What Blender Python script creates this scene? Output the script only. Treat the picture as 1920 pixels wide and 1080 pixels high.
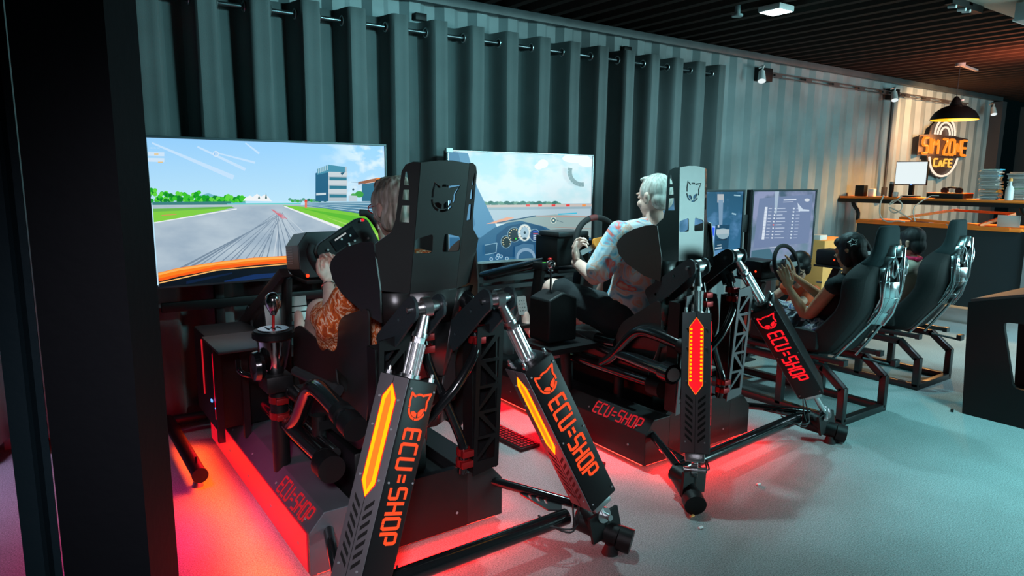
import bpy, bmesh, math, random
from mathutils import Vector as V, Matrix as M, noise as mnoise
random.seed(7)
PI = math.pi
for o in list(bpy.data.objects): bpy.data.objects.remove(o)
sc = bpy.context.scene
COL = bpy.data.collections.new('build')      # linked into the scene at the end

# ------------------------------------------------------------------ camera, world, exposure
CAM = V((0, 0, 1.5)); F_PX = 1280.0
_p, _y, _r = [math.radians(a) for a in (9.2, 35.2, 0.5)]
FWD = V((math.sin(_y)*math.cos(_p), math.cos(_y)*math.cos(_p), -math.sin(_p)))
_r0 = V((math.cos(_y), -math.sin(_y), 0)); _u0 = _r0.cross(FWD)
RGT = _r0*math.cos(_r) + _u0*math.sin(_r); UPV = -_r0*math.sin(_r) + _u0*math.cos(_r)
cd = bpy.data.cameras.new('camera'); cam = bpy.data.objects.new('camera', cd); COL.objects.link(cam)
mm = M((RGT, UPV, -FWD)).transposed().to_4x4(); mm.translation = CAM
cam.matrix_world = mm
cd.sensor_width = 36; cd.lens = 36*F_PX/1920; cd.clip_start = 0.05
sc.camera = cam
sc.view_settings.view_transform = 'Standard'; sc.view_settings.look = 'None'
sc.view_settings.exposure = 0.0; sc.view_settings.gamma = 1.0; sc.view_settings.use_curve_mapping = False
w = bpy.data.worlds.new('world'); sc.world = w; w.use_nodes = True
w.node_tree.nodes['Background'].inputs[0].default_value = (0.08, 0.42, 0.5, 1)
w.node_tree.nodes['Background'].inputs[1].default_value = 0.006

def lin(r, g, b):
    f = lambda c: (c/255/12.92) if c/255 <= 0.04045 else ((c/255+0.055)/1.055)**2.4
    return (f(r), f(g), f(b))

def light(name, kind, loc, energy, color, size=0.3, size_y=None, target=None, spread=None, angle=None):
    ld = bpy.data.lights.new(name, kind); ld.energy = energy; ld.color = color
    if kind == 'AREA':
        ld.size = size
        if size_y: ld.shape = 'RECTANGLE'; ld.size_y = size_y
        if spread: ld.spread = math.radians(spread)
    elif kind == 'SPOT':
        ld.spot_size = math.radians(angle or 80); ld.spot_blend = 0.5; ld.shadow_soft_size = size
    else: ld.shadow_soft_size = size
    o = bpy.data.objects.new(name, ld); COL.objects.link(o); o.location = loc
    if target is not None:
        o.rotation_euler = (V(target)-V(loc)).to_track_quat('-Z', 'Y').to_euler()
    return o

COOL = (0.45, 0.93, 1.0)
light('ceiling_lamp_light', 'AREA', (4.59, 3.19, 2.60), 34, COOL, 0.16)
light('driver_fill_light', 'AREA', (2.35, 3.0, 2.64), 10, (0.6, 0.95, 1.0), 0.16, target=(2.45, 2.8, 0), spread=75)  # unseen overhead fill added to brighten the drivers
light('room_lamp_light_near', 'AREA', (3.9, 0.2, 2.66), 42, (0.33, 0.90, 0.94), 0.5, spread=95, target=(4.6, 0.6, 0))
light('room_lamp_light_far', 'AREA', (7.6, 1.0, 2.66), 62, (0.60, 0.86, 1.0), 0.5, spread=130)
light('curtain_fill_light', 'AREA', (2.9, 1.2, 2.6), 22, (0.36, 0.90, 0.96), 0.3, target=(1.7, 4.4, 1.9), spread=80)  # added fill aimed at the curtain alone, no fixture here
light('shop_front_daylight', 'AREA', (7.3, -2.2, 1.35), 330, (0.50, 0.92, 0.95), 3.6, 1.7, target=(6.2, 4.5, 1.5))
light('pendant_light_bulb', 'SPOT', (8.37, 3.5, 2.12), 200, (1.0, 0.50, 0.16), 0.06, target=(8.3, 3.4, 0), angle=160)
light('track_lamp_light', 'SPOT', (8.9, 3.0, 2.5), 330, (1.0, 0.54, 0.24), 0.08, target=(9.9, 4.5, 1.95), angle=66)
light('warm_ceiling_fill', 'AREA', (8.2, 2.6, 2.05), 34, (1.0, 0.22, 0.09), 0.4, target=(8.0, 2.9, 2.76), spread=120)  # unseen fill added to tint the ceiling warm, no fixture here
light('ceiling_lamp_spill', 'POINT', (4.59, 3.19, 2.685), 1.6, (0.2, 0.9, 0.9), 0.05)
light('entrance_lamp_light', 'AREA', (-0.5, -0.7, 2.2), 5, (0.95, 0.88, 1.0), 0.3, target=(0.85, 1.9, 0.6), spread=38)
light('neon_glow', 'POINT', (10.3, 4.15, 2.0), 22, (1.0, 0.35, 0.1), 0.2)
light('entrance_magenta_light', 'AREA', (0.30, 2.85, 0.8), 3.6, (1.0, 0.0, 0.27), 0.2, target=(0.42, 3.0, 0), spread=110)
light('entrance_violet_light', 'AREA', (-0.55, 3.7, 2.4), 7, (0.75, 0.45, 0.85), 0.6, target=(-0.7, 4.0, 0), spread=60)

# ------------------------------------------------------------------ materials
def mat(name, color=(0.02, 0.02, 0.02), rough=0.5, metal=0.0, emis=None, estr=0.0, bump=0.0, bscale=60, var=0.0, vscale=8, spec=0.5, coat=0.0, sheen=0.0):
    m = bpy.data.materials.new(name); m.use_nodes = True
    nt = m.node_tree; b = nt.nodes['Principled BSDF']
    b.inputs['Base Color'].default_value = (*color, 1); b.inputs['Roughness'].default_value = rough
    b.inputs['Metallic'].default_value = metal; b.inputs['Specular IOR Level'].default_value = spec
    b.inputs['Coat Weight'].default_value = coat; b.inputs['Sheen Weight'].default_value = sheen
    tc = nt.nodes.new('ShaderNodeTexCoord')
    if emis:
        b.inputs['Emission Color'].default_value = (*emis, 1); b.inputs['Emission Strength'].default_value = estr
    if bump:
        n = nt.nodes.new('ShaderNodeTexNoise'); n.inputs['Scale'].default_value = bscale; n.inputs['Detail'].default_value = 4
        nt.links.new(tc.outputs['Object'], n.inputs['Vector'])
        bp = nt.nodes.new('ShaderNodeBump'); bp.inputs['Strength'].default_value = bump; bp.inputs['Distance'].default_value = 0.01
        nt.links.new(n.outputs['Fac'], bp.inputs['Height']); nt.links.new(bp.outputs['Normal'], b.inputs['Normal'])
    if var:
        n = nt.nodes.new('ShaderNodeTexNoise'); n.inputs['Scale'].default_value = vscale; n.inputs['Detail'].default_value = 5
        nt.links.new(tc.outputs['Object'], n.inputs['Vector'])
        cr = nt.nodes.new('ShaderNodeValToRGB')
        cr.color_ramp.elements[0].position = 0.3; cr.color_ramp.elements[1].position = 0.7
        cr.color_ramp.elements[0].color = (*[c*(1-var) for c in color], 1)
        cr.color_ramp.elements[1].color = (*[min(1, c*(1+var)) for c in color], 1)
        nt.links.new(n.outputs['Fac'], cr.inputs['Fac']); nt.links.new(cr.outputs['Color'], b.inputs['Base Color'])
    return m

def pattern_mat(name, stops, scale=20, rough=0.8, kind='noise', detail=2, dist=0.0, stretch=(1, 1, 1)):
    m = bpy.data.materials.new(name); m.use_nodes = True
    nt = m.node_tree; b = nt.nodes['Principled BSDF']; b.inputs['Roughness'].default_value = rough
    tc = nt.nodes.new('ShaderNodeTexCoord'); mp = nt.nodes.new('ShaderNodeMapping'); mp.inputs['Scale'].default_value = stretch
    nt.links.new(tc.outputs['Object'], mp.inputs['Vector'])
    if kind == 'noise':
        n = nt.nodes.new('ShaderNodeTexNoise'); n.inputs['Detail'].default_value = detail; n.inputs['Distortion'].default_value = dist; out = 'Fac'
    else:
        n = nt.nodes.new('ShaderNodeTexVoronoi'); out = 'Distance'
    n.inputs['Scale'].default_value = scale
    nt.links.new(mp.outputs['Vector'], n.inputs['Vector'])
    cr = nt.nodes.new('ShaderNodeValToRGB'); e = cr.color_ramp.elements
    e[0].position = stops[0][0]; e[0].color = (*stops[0][1], 1); e[1].position = stops[-1][0]; e[1].color = (*stops[-1][1], 1)
    for p, c in stops[1:-1]:
        k = e.new(p); k.color = (*c, 1)
    nt.links.new(n.outputs[out], cr.inputs['Fac']); nt.links.new(cr.outputs['Color'], b.inputs['Base Color'])
    return m

def glow(name, c, s=1.0):
    m = bpy.data.materials.new(name); m.use_nodes = True; nt = m.node_tree
    b = nt.nodes['Principled BSDF']; b.inputs['Base Color'].default_value = (0.01, 0.01, 0.01, 1); b.inputs['Roughness'].default_value = 0.3
    b.inputs['Specular IOR Level'].default_value = 0.2
    b.inputs['Emission Color'].default_value = (*c, 1); b.inputs['Emission Strength'].default_value = s
    return m

BLACK = mat('black_powder_coat', (0.005, 0.0055, 0.006), 0.45, bump=0.12, bscale=900, spec=0.3)
SATIN = mat('dark_grey_metal', (0.035, 0.04, 0.043), 0.42, 0.4, bump=0.08, bscale=700)
GLOSS = mat('gloss_black_tube', (0.006, 0.007, 0.008), 0.16, bump=0.02, bscale=300, coat=0.5)
PLAST = mat('black_plastic', (0.004, 0.0045, 0.005), 0.5, bump=0.1, bscale=500, spec=0.25)
RUBBER = mat('black_rubber', (0.008, 0.008, 0.009), 0.8, bump=0.2, bscale=400)
PISTON = mat('ground_steel', (0.8, 0.83, 0.84), 0.32, 0.9, bump=0.02, bscale=60)
CHROME = mat('chrome', (0.75, 0.77, 0.78), 0.12, 1.0, bump=0.02, bscale=60)
STEEL = mat('brushed_steel', (0.62, 0.65, 0.66), 0.3, 1.0, bump=0.08, bscale=200)
HOUSE = mat('actuator_black', (0.006, 0.006, 0.007), 0.4, bump=0.08, bscale=900, spec=0.3)
FACEGREY = mat('actuator_face_grey', (0.14, 0.135, 0.145), 0.45, 0.3, bump=0.08, bscale=900)
LEDY = glow('led_yellow', (1.0, 0.58, 0.0), 1.15)
LEDO = glow('led_orange', (1.0, 0.22, 0.012), 1.1)
LEDR = glow('led_red', (1.0, 0.008, 0.018), 1.0)
LETO = glow('letter_orange_red', (1.0, 0.075, 0.012), 1.0)
LETR = glow('letter_red', (1.0, 0.01, 0.02), 1.0)
LETD = glow('letter_dim_red', (0.50, 0.008, 0.016), 1.0)
GLOWSTRIP = glow('underglow_strip', (1.0, 0.03, 0.02), 6.0)
REDSIDE = glow('red_side_glow', (0.72, 0.004, 0.018), 1.0)
REDPAN = glow('red_case_light', (0.75, 0.0, 0.015), 1.0)
BLUEL = glow('blue_led', (0.1, 0.3, 1.0), 2.0)
CYANL = glow('cyan_led', (0.1, 0.8, 0.9), 1.0)
REDDOT = glow('red_indicator', (1.0, 0.05, 0.01), 1.5)
SKIN = mat('skin', (0.62, 0.36, 0.26), 0.5, bump=0.15, bscale=120, var=0.10, vscale=25)
SKINP = mat('pale_skin', (0.74, 0.48, 0.40), 0.5, bump=0.12, bscale=120, var=0.10, vscale=25)
SKINB = mat('tan_skin', (0.55, 0.27, 0.15), 0.5, bump=0.1, bscale=120, var=0.08, vscale=25)
HAIRG = pattern_mat('grey_hair', [(0.3, lin(120, 114, 104)), (0.5, lin(185, 176, 160)), (0.7, lin(235, 230, 220))], 60, 0.5, stretch=(1, 1, 0.12))
HAIRW = pattern_mat('white_hair', [(0.3, lin(165, 160, 150)), (0.7, lin(225, 222, 215))], 80, 0.6, stretch=(1, 1, 0.2))
HAIRB = pattern_mat('black_hair', [(0.3, (0.004, 0.004, 0.005)), (0.75, (0.016, 0.016, 0.018))], 60, 0.62, stretch=(1, 1, 0.12))
DRESS = pattern_mat('orange_print_fabric', [(0.36, lin(170, 66, 16)), (0.50, lin(225, 110, 40)), (0.54, lin(245, 210, 170)), (0.57, lin(250, 225, 195)), (0.61, lin(205, 84, 24))], 42, 0.85, detail=3, dist=1.2, stretch=(1, 1, 0.6))
HAWAII = pattern_mat('pastel_shirt_print', [(0.28, lin(90, 175, 205)), (0.38, lin(190, 212, 222)), (0.46, lin(205, 218, 222)), (0.50, lin(225, 175, 150)), (0.54, lin(205, 218, 220)), (0.60, lin(120, 190, 215)), (0.66, lin(225, 95, 85)), (0.76, lin(215, 205, 190))], 9, 0.85, detail=2, dist=1.2)
FLORAL = pattern_mat('floral_fabric', [(0.36, (0.012, 0.012, 0.014)), (0.47, lin(45, 60, 75)), (0.52, lin(200, 205, 210)), (0.58, lin(150, 140, 150)), (0.66, lin(60, 90, 150)), (0.74, (0.015, 0.015, 0.02))], 22, 0.85, detail=3, dist=0.6)
DARKCLOTH = mat('dark_cloth', (0.010, 0.016, 0.019), 0.9, bump=0.3, bscale=300)
CREAM = mat('cream_cotton', (0.50, 0.47, 0.37), 0.9, bump=0.3, bscale=250, var=0.1, vscale=10)
CORAL = mat('coral_cotton', lin(220, 90, 50), 0.9, bump=0.2, bscale=250)
PINK = mat('pink_ribbon', lin(235, 30, 90), 0.7)
WHITEP = mat('white_plastic', (0.72, 0.76, 0.76), 0.4, bump=0.02, bscale=100)
GREYP = mat('grey_plastic', (0.25, 0.27, 0.28), 0.45, bump=0.03, bscale=200)
ORANGE = mat('orange_laminate', (0.92, 0.22, 0.02), 0.45, bump=0.04, bscale=80, var=0.06)
CARD = mat('cardboard_orange', (0.95, 0.45, 0.13), 0.8, bump=0.1, bscale=60, var=0.05)
DESKP = mat('desk_panel', (0.008, 0.020, 0.026), 0.7, bump=0.1, bscale=200)
YELLOWW = mat('orange_hub_cap', lin(250, 160, 60), 0.5)
CUSH = mat('headrest_fabric', (0.012, 0.028, 0.032), 0.9, bump=0.4, bscale=500)
SEATBK = mat('seat_fabric', (0.008, 0.009, 0.010), 0.75, bump=0.3, bscale=400)
SILVER = mat('chrome_shell', (0.62, 0.68, 0.70), 0.2, 1.0, bump=0.06, bscale=9)
WIREW = mat('white_cable', (0.55, 0.55, 0.5), 0.5)
WIREB = mat('black_cable', (0.01, 0.01, 0.011), 0.5)
NEONW = glow('neon_white', (1.0, 0.80, 0.62), 1.1)
NEONO = glow('neon_orange', (1.0, 0.24, 0.015), 1.25)
NEONC = glow('neon_core', (1.0, 0.45, 0.06), 1.3)
LAMPW = glow('lamp_panel_white', (0.75, 0.97, 1.0), 7.0)
LAMPO = glow('pendant_inside', (1.0, 0.50, 0.0), 1.3)
GAP = glow('daylight_gap', (0.8, 0.95, 1.0), 1.3)

# ------------------------------------------------------------------ mesh helpers
def frame(o, x, y, z=None):
    x = V(x).normalized(); y = V(y); y = (y - x*y.dot(x)).normalized(); z = x.cross(y)
    m = M((x, y, z)).transposed().to_4x4(); m.translation = V(o); return m

class MB:
    def __init__(s): s.bm = bmesh.new(); s.mi = 0
    def _tag(s, n0):
        s.bm.faces.ensure_lookup_table()
        for f in s.bm.faces[n0:]: f.material_index = s.mi
    def box(s, c, size, m=None, bev=0.0):
        n0 = len(s.bm.faces); mt = M.Translation(V(c)) @ M.Diagonal((*size, 1))
        if m is not None: mt = m @ mt
        r = bmesh.ops.create_cube(s.bm, size=1, matrix=mt)
        if bev:
            es = list({e for v in r['verts'] for e in v.link_edges})
            bmesh.ops.bevel(s.bm, geom=es, offset=bev, segments=2, affect='EDGES', profile=0.5)
        s._tag(n0); return s
    def bar(s, a, b, wd, h, up=(0, 0, 1), bev=0.0):
        a, b = V(a), V(b); d = b-a; L = d.length; upv = V(up)
        if abs(d.normalized().dot(upv)) > 0.97: upv = V((0, 1, 0))
        m = frame((a+b)/2, d, upv.cross(d)); return s.box((0, 0, 0), (L, wd, h), m, bev)
    def cyl(s, a, b, r, r2=None, seg=20, caps=True):
        n0 = len(s.bm.faces); a, b = V(a), V(b); d = b-a
        q = d.to_track_quat('Z', 'Y').to_matrix().to_4x4(); q.translation = (a+b)/2
        bmesh.ops.create_cone(s.bm, cap_ends=caps, segments=seg, radius1=r, radius2=r if r2 is None else r2, depth=d.length, matrix=q)
        s._tag(n0); return s
    def ell(s, c, r, m=None, seg=20, ring=14):
        n0 = len(s.bm.faces); r = (r, r, r) if isinstance(r, (int, float)) else r
        mt = M.Translation(V(c)) @ M.Diagonal((*r, 1))
        if m is not None: mt = m @ mt
        bmesh.ops.create_uvsphere(s.bm, u_segments=seg, v_segments=ring, radius=1, matrix=mt); s._tag(n0); return s
    def limb(s, pts, rs):
        for i in range(len(pts)):
            s.ell(pts[i], rs[i], seg=16, ring=10)
            if i: s.cyl(pts[i-1], pts[i], rs[i-1], rs[i], 16)
        return s
    def tube(s, pts, r, seg=12, smooth=0, closed=False):
        pts = [V(p) for p in pts]
        for _ in range(smooth):
            q = [] if closed else [pts[0]]
            n = len(pts)
            for i in range(n if closed else n-1):
                a, b = pts[i], pts[(i+1) % n]; q += [a*0.75+b*0.25, a*0.25+b*0.75]
            if not closed: q.append(pts[-1])
            pts = q
        n0 = len(s.bm.faces); n = len(pts); rings = []; prev = None
        for i, p in enumerate(pts):
            if closed: t = pts[(i+1) % n]-pts[i-1]
            else: t = pts[min(i+1, n-1)]-pts[max(i-1, 0)]
            t.normalize()
            if prev is None:
                u = t.orthogonal().normalized()
            else:
                u = (prev - t*prev.dot(t)).normalized()
            prev = u; vv = t.cross(u)
            rr = r[i] if isinstance(r, (list, tuple)) else r
            rings.append([s.bm.verts.new(p+u*math.cos(2*PI*k/seg)*rr+vv*math.sin(2*PI*k/seg)*rr) for k in range(seg)])
        for i in range(n if closed else n-1):
            A, B = rings[i], rings[(i+1) % n]
            off = 0
            if closed and i == n-1:
                off = min(range(seg), key=lambda k: (A[0].co-B[k].co).length)
            for k in range(seg):
                s.bm.faces.new((A[k], A[(k+1) % seg], B[(k+1+off) % seg], B[(k+off) % seg]))
        if not closed:
            s.bm.faces.new(rings[0][::-1]); s.bm.faces.new(rings[-1])
        s._tag(n0); return s
    def prism(s, poly, t, m=None):
        """polygon in the local xy plane extruded along local z from 0 to t"""
        n0 = len(s.bm.faces); m = m or M.Identity(4)
        a = [s.bm.verts.new(m @ V((p[0], p[1], 0))) for p in poly]; b = [s.bm.verts.new(m @ V((p[0], p[1], t))) for p in poly]
        n = len(poly)
        s.bm.faces.new(a[::-1]); s.bm.faces.new(b)
        for i in range(n): s.bm.faces.new((a[i], a[(i+1) % n], b[(i+1) % n], b[i]))
        s._tag(n0); return s
    def lathe(s, prof, m=None, seg=28):
        n0 = len(s.bm.faces); m = m or M.Identity(4); rings = []
        for r, z in prof:
            rings.append([s.bm.verts.new(m @ V((max(r, 1e-4)*math.cos(2*PI*k/seg), max(r, 1e-4)*math.sin(2*PI*k/seg), z))) for k in range(seg)])
        for A, B in zip(rings, rings[1:]):
            for k in range(seg): s.bm.faces.new((A[k], A[(k+1) % seg], B[(k+1) % seg], B[k]))
        s.bm.faces.new(rings[0][::-1]); s.bm.faces.new(rings[-1])
        s._tag(n0); return s
    def quad(s, pts):
        n0 = len(s.bm.faces); s.bm.faces.new([s.bm.verts.new(V(p)) for p in pts]); s._tag(n0); return s
    def build(s, name, mats, parent=None, smooth=True, bev=0.0, norm=True):
        if norm: bmesh.ops.recalc_face_normals(s.bm, faces=s.bm.faces)
        me = bpy.data.meshes.new(name); s.bm.to_mesh(me); s.bm.free()
        mats = mats if isinstance(mats, (list, tuple)) else [mats]
        for x in mats: me.materials.append(x)
        o = bpy.data.objects.new(name, me); COL.objects.link(o)
        if smooth:
            for p in me.polygons: p.use_smooth = True
            try: me.set_sharp_from_angle(angle=math.radians(38))
            except Exception: pass
        if bev:
            b = o.modifiers.new('bevel', 'BEVEL'); b.width = bev; b.segments = 2; b.limit_method = 'ANGLE'; b.angle_limit = math.radians(40)
        adopt(o, parent)
        return o

def adopt(o, parent):
    if parent is not None:
        o.parent = parent
        o.matrix_parent_inverse = wm(parent).inverted()
def wm(o):
    m = o.matrix_basis.copy()
    if o.parent is not None: m = wm(o.parent) @ o.matrix_parent_inverse @ m
    return m

def thing(name, label, cat, loc=(0, 0, 0), group=None):
    o = bpy.data.objects.new(name, None); COL.objects.link(o); o.location = loc; o.empty_display_size = 0.1
    return tag(o, label, cat, group)
def tag(o, label, cat, group=None, kind=None):
    o['label'] = label; o['category'] = cat
    if group: o['group'] = group
    if kind: o['kind'] = kind
    return o
def struct(o): o['kind'] = 'structure'; return o

def plate(name, outline, holes, t, m, material, parent, bev=0.0):
    """flat sheet with real holes; outline and holes in local xy, thickness t centred on z"""
    cu = bpy.data.curves.new('tmp', 'CURVE'); cu.dimensions = '2D'; cu.fill_mode = 'BOTH'; cu.extrude = t/2; cu.bevel_depth = 0
    for poly in [outline]+list(holes):
        sp = cu.splines.new('POLY'); sp.points.add(len(poly)-1); sp.use_cyclic_u = True
        for i, p in enumerate(poly): sp.points[i].co = (p[0], p[1], 0, 1)
    tmp = bpy.data.objects.new('tmp', cu); COL.objects.link(tmp)
    me = bpy.data.meshes.new_from_object(tmp); bpy.data.objects.remove(tmp); bpy.data.curves.remove(cu)
    me.name = name; me.transform(m); me.materials.clear(); me.materials.append(material)
    o = bpy.data.objects.new(name, me); COL.objects.link(o)
    for p in me.polygons: p.use_smooth = False
    adopt(o, parent); return o

def rounded(poly, r, n=4):
    out = []
    N = len(poly)
    for i in range(N):
        p0, p1, p2 = V(poly[i-1]).to_2d() if len(poly[i-1]) == 3 else V(poly[i-1]), V(poly[i]), V(poly[(i+1) % N])
        a = (p0-p1); b = (p2-p1); la, lb = a.length, b.length; rr = min(r, la*0.45, lb*0.45)
        a.normalize(); b.normalize()
        s, e = p1+a*rr, p1+b*rr
        for k in range(n+1):
            t = k/n; q = s*(1-t)**2 + p1*2*t*(1-t) + e*t*t; out.append((q.x, q.y))
    return out

# stroke lettering --------------------------------------------------
GL = {
 'E': [[(1, 1), (0.12, 1), (0, 0.9), (0, 0.1), (0.12, 0), (1, 0)], [(0.25, 0.5), (0.95, 0.5)]],
 'C': [[(1, 1), (0.12, 1), (0, 0.9), (0, 0.1), (0.12, 0), (1, 0)]],
 'U': [[(0, 1), (0, 0.1), (0.12, 0), (0.88, 0), (1, 0.1), (1, 1)]],
 '=': [[(0.05, 0.66), (0.95, 0.66)], [(0.05, 0.34), (0.95, 0.34)]],
 'S': [[(1, 1), (0.12, 1), (0, 0.9), (0, 0.55), (0.12, 0.5), (0.88, 0.5), (1, 0.42), (1, 0.1), (0.88, 0), (0, 0)]],
 'H': [[(0, 1), (0, 0)], [(1, 1), (1, 0)], [(0, 0.5), (1, 0.5)]],
 'O': [[(0.45, 0), (0.12, 0), (0, 0.1), (0, 0.9), (0.12, 1), (0.88, 1), (1, 0.9), (1, 0.1), (0.88, 0), (0.66, 0)]],
 'P': [[(0, 0), (0, 0.9), (0.12, 1), (0.88, 1), (1, 0.9), (1, 0.5), (0.88, 0.4), (0.35, 0.4)]],
 'I': [[(0.5, 0), (0.5, 1)]], 'M': [[(0, 0), (0, 1), (0.5, 0.5), (1, 1), (1, 0)]],
 'Z': [[(0, 1), (1, 1), (0, 0), (1, 0)]], 'N': [[(0, 0), (0, 1), (1, 0), (1, 1)]],
 'A': [[(0, 0), (0.5, 1), (1, 0)], [(0.2, 0.4), (0.8, 0.4)]], 'F': [[(0, 0), (0, 1), (1, 1)], [(0, 0.5), (0.8, 0.5)]],
}
def stroke(mb, pts, wd, t, m):
    for a, b in zip(pts, pts[1:]):
        a, b = V(a), V(b); d = (b-a); L = d.length; d.normalize(); n = V((-d.y, d.x))
        a2, b2 = a-d*wd*0.22, b+d*wd*0.22
        mb.prism([tuple(a2-n*wd/2), tuple(b2-n*wd/2), tuple(b2+n*wd/2), tuple(a2+n*wd/2)], t, m)
def text(mb, s, m, length, height, wfac=0.72, sw=0.2, t=0.002, slant=0.0):
    adv = length/len(s)
    for i, ch in enumerate(s):
        for st in GL.get(ch, []):
            w_ = adv*wfac
            k = 0.75 if ch == '=' else 1
            stroke(mb, [(i*adv+(adv-w_*k)/2+x*w_*k+y*height*slant, y*height) for x, y in st], height*sw, t, m)
def emblem_paths(R):
    """ring with two pointed ears and two slanted eyes"""
    def P(a, r=1.0): return (R*r*math.cos(math.radians(a)), R*r*math.sin(math.radians(a)))
    ring = []
    segs = []
    segs.append([P(a) for a in range(72, 106, 6)])                                  # brow
    segs.append([P(112), P(118, 1.02), (-0.86*R, 1.22*R), (-0.98*R, 0.55*R), P(165), P(175)])   # left ear
    segs.append([P(66), P(60, 1.02), (0.62*R, 0.92*R), (1.38*R, 1.0*R), (1.02*R, 0.42*R), P(14), P(4), P(-8), P(-20)])  # right ear
    segs.append([P(a) for a in range(184, 252, 8)])
    segs.append([P(a) for a in range(258, 326, 8)])
    eyes = [[P(205, 0.82), P(215, 0.5), P(262, 0.5), P(262, 0.86), P(240, 0.86), P(222, 0.85)],
            [P(278, 0.86), P(278, 0.45), P(330, 0.42), P(350, 0.78), P(330, 0.84), P(300, 0.86)]]
    return segs, eyes
def emblem(mb, m, R, sw, t=0.002):
    segs, eyes = emblem_paths(R)
    for s_ in segs: stroke(mb, s_, sw, t, m)
    for e in eyes: mb.prism(e, t, m)
def path_ribbon(pts, wd):
    pts = [V(p) for p in pts]; L, R_ = [], []
    for i, p in enumerate(pts):
        d = (pts[min(i+1, len(pts)-1)]-pts[max(i-1, 0)]).normalized(); n = V((-d.y, d.x))
        L.append(tuple(p+n*wd/2)); R_.append(tuple(p-n*wd/2))
    return L+R_[::-1]

# ------------------------------------------------------------------ setting
WALL_Y = 4.5; CEIL = 2.76
def carpet():
    m = bpy.data.materials.new('grey_carpet'); m.use_nodes = True; nt = m.node_tree; b = nt.nodes['Principled BSDF']
    b.inputs['Roughness'].default_value = 0.95; b.inputs['Specular IOR Level'].default_value = 0.15
    tc = nt.nodes.new('ShaderNodeTexCoord')
    n1 = nt.nodes.new('ShaderNodeTexNoise'); n1.inputs['Scale'].default_value = 180; n1.inputs['Detail'].default_value = 3
    n2 = nt.nodes.new('ShaderNodeTexNoise'); n2.inputs['Scale'].default_value = 1.8; n2.inputs['Detail'].default_value = 6
    for n in (n1, n2): nt.links.new(tc.outputs['Object'], n.inputs['Vector'])
    c1 = nt.nodes.new('ShaderNodeValToRGB'); c1.color_ramp.elements[0].position = 0.3; c1.color_ramp.elements[1].position = 0.7
    c1.color_ramp.elements[0].color = (0.16, 0.20, 0.20, 1); c1.color_ramp.elements[1].color = (0.40, 0.47, 0.475, 1)
    c2 = nt.nodes.new('ShaderNodeValToRGB'); c2.color_ramp.elements[0].position = 0.35; c2.color_ramp.elements[1].position = 0.6
    c2.color_ramp.elements[0].color = (0.84, 0.83, 0.82, 1); c2.color_ramp.elements[1].color = (1, 1, 1, 1)
    mx = nt.nodes.new('ShaderNodeMixRGB'); mx.blend_type = 'MULTIPLY'; mx.inputs[0].default_value = 1
    nt.links.new(n1.outputs['Fac'], c1.inputs['Fac']); nt.links.new(n2.outputs['Fac'], c2.inputs['Fac'])
    nt.links.new(c1.outputs['Color'], mx.inputs[1]); nt.links.new(c2.outputs['Color'], mx.inputs[2])
    nt.links.new(mx.outputs['Color'], b.inputs['Base Color'])
    bp = nt.nodes.new('ShaderNodeBump'); bp.inputs['Strength'].default_value = 0.5; bp.inputs['Distance'].default_value = 0.004
    nt.links.new(n1.outputs['Fac'], bp.inputs['Height']); nt.links.new(bp.outputs['Normal'], b.inputs['Normal'])
    return m
b = MB(); b.box((5, 0.5, -0.05), (18, 11, 0.1)); struct(b.build('floor', carpet(), smooth=False))

def trapez(pitch, depth, x0, x1):
    pts = []; x = x0
    while x < x1:
        for fx, d in ((0, 0), (0.30, 0), (0.50, 1), (0.80, 1)): pts.append((x+fx*pitch, d*depth))
        x += pitch
    pts.append((x, 0)); return pts
WALLM = mat('painted_corrugated_steel', (0.20, 0.235, 0.245), 0.5, bump=0.15, bscale=14, var=0.22, vscale=2.2)
prof = trapez(0.278, 0.048, -3.0, 12.0); bm = MB()
for (xa, da), (xb, db) in zip(prof, prof[1:]):
    bm.quad([(xa, WALL_Y+da, 0), (xb, WALL_Y+db, 0), (xb, WALL_Y+db, CEIL), (xa, WALL_Y+da, CEIL)])
struct(bm.build('wall_back', WALLM, smooth=False, norm=False))
CEILM = mat('ceiling_paint', (0.020, 0.013, 0.011), 0.7, bump=0.1, bscale=20, spec=0.08)
prof = trapez(0.209, 0.045, -3.0, 13.5); bm = MB()
for (xa, da), (xb, db) in zip(prof, prof[1:]):
    bm.quad([(xa, 2.15, CEIL+da), (xa, WALL_Y+0.04, CEIL+da), (xb, WALL_Y+0.04, CEIL+db), (xb, 2.15, CEIL+db)])
struct(bm.build('ceiling', CEILM, smooth=False, norm=False))
b = MB(); b.box((5, -0.9, CEIL+0.22), (18, 6.1, 0.05)); struct(b.build('ceiling_near', mat('near_ceiling_paint', (0.01, 0.01, 0.01), 0.8), smooth=False))
b = MB(); b.box((4.6, WALL_Y-0.03, CEIL-0.03), (15.2, 0.06, 0.065), bev=0.006); struct(b.build('trim_1', mat('rail_paint', (0.05, 0.06, 0.065), 0.5, bump=0.1, bscale=30, var=0.2)))
b = MB(); b.box((5.0, 2.09, CEIL+0.03), (16, 0.22, 0.20), bev=0.006); struct(b.build('trim_2', mat('beam_paint', (0.42, 0.36, 0.30), 0.6, bump=0.05)))
b = MB(); b.box((9.02, WALL_Y-0.02, 1.31), (0.10, 0.05, 2.6)); struct(b.build('trim_3', WALLM))
b = MB(); b.box((12.06, WALL_Y-0.06, 1.33), (0.14, 0.16, 2.7)); struct(b.build('trim_4', mat('corner_post_paint', (0.05, 0.05, 0.055), 0.5)))
b = MB(); b.box((13.4, 1.5, 1.35), (0.08, 6.2, 2.7)); struct(b.build('wall_right', mat('end_wall_paint', (0.05, 0.042, 0.042), 0.7, bump=0.1)))
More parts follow.
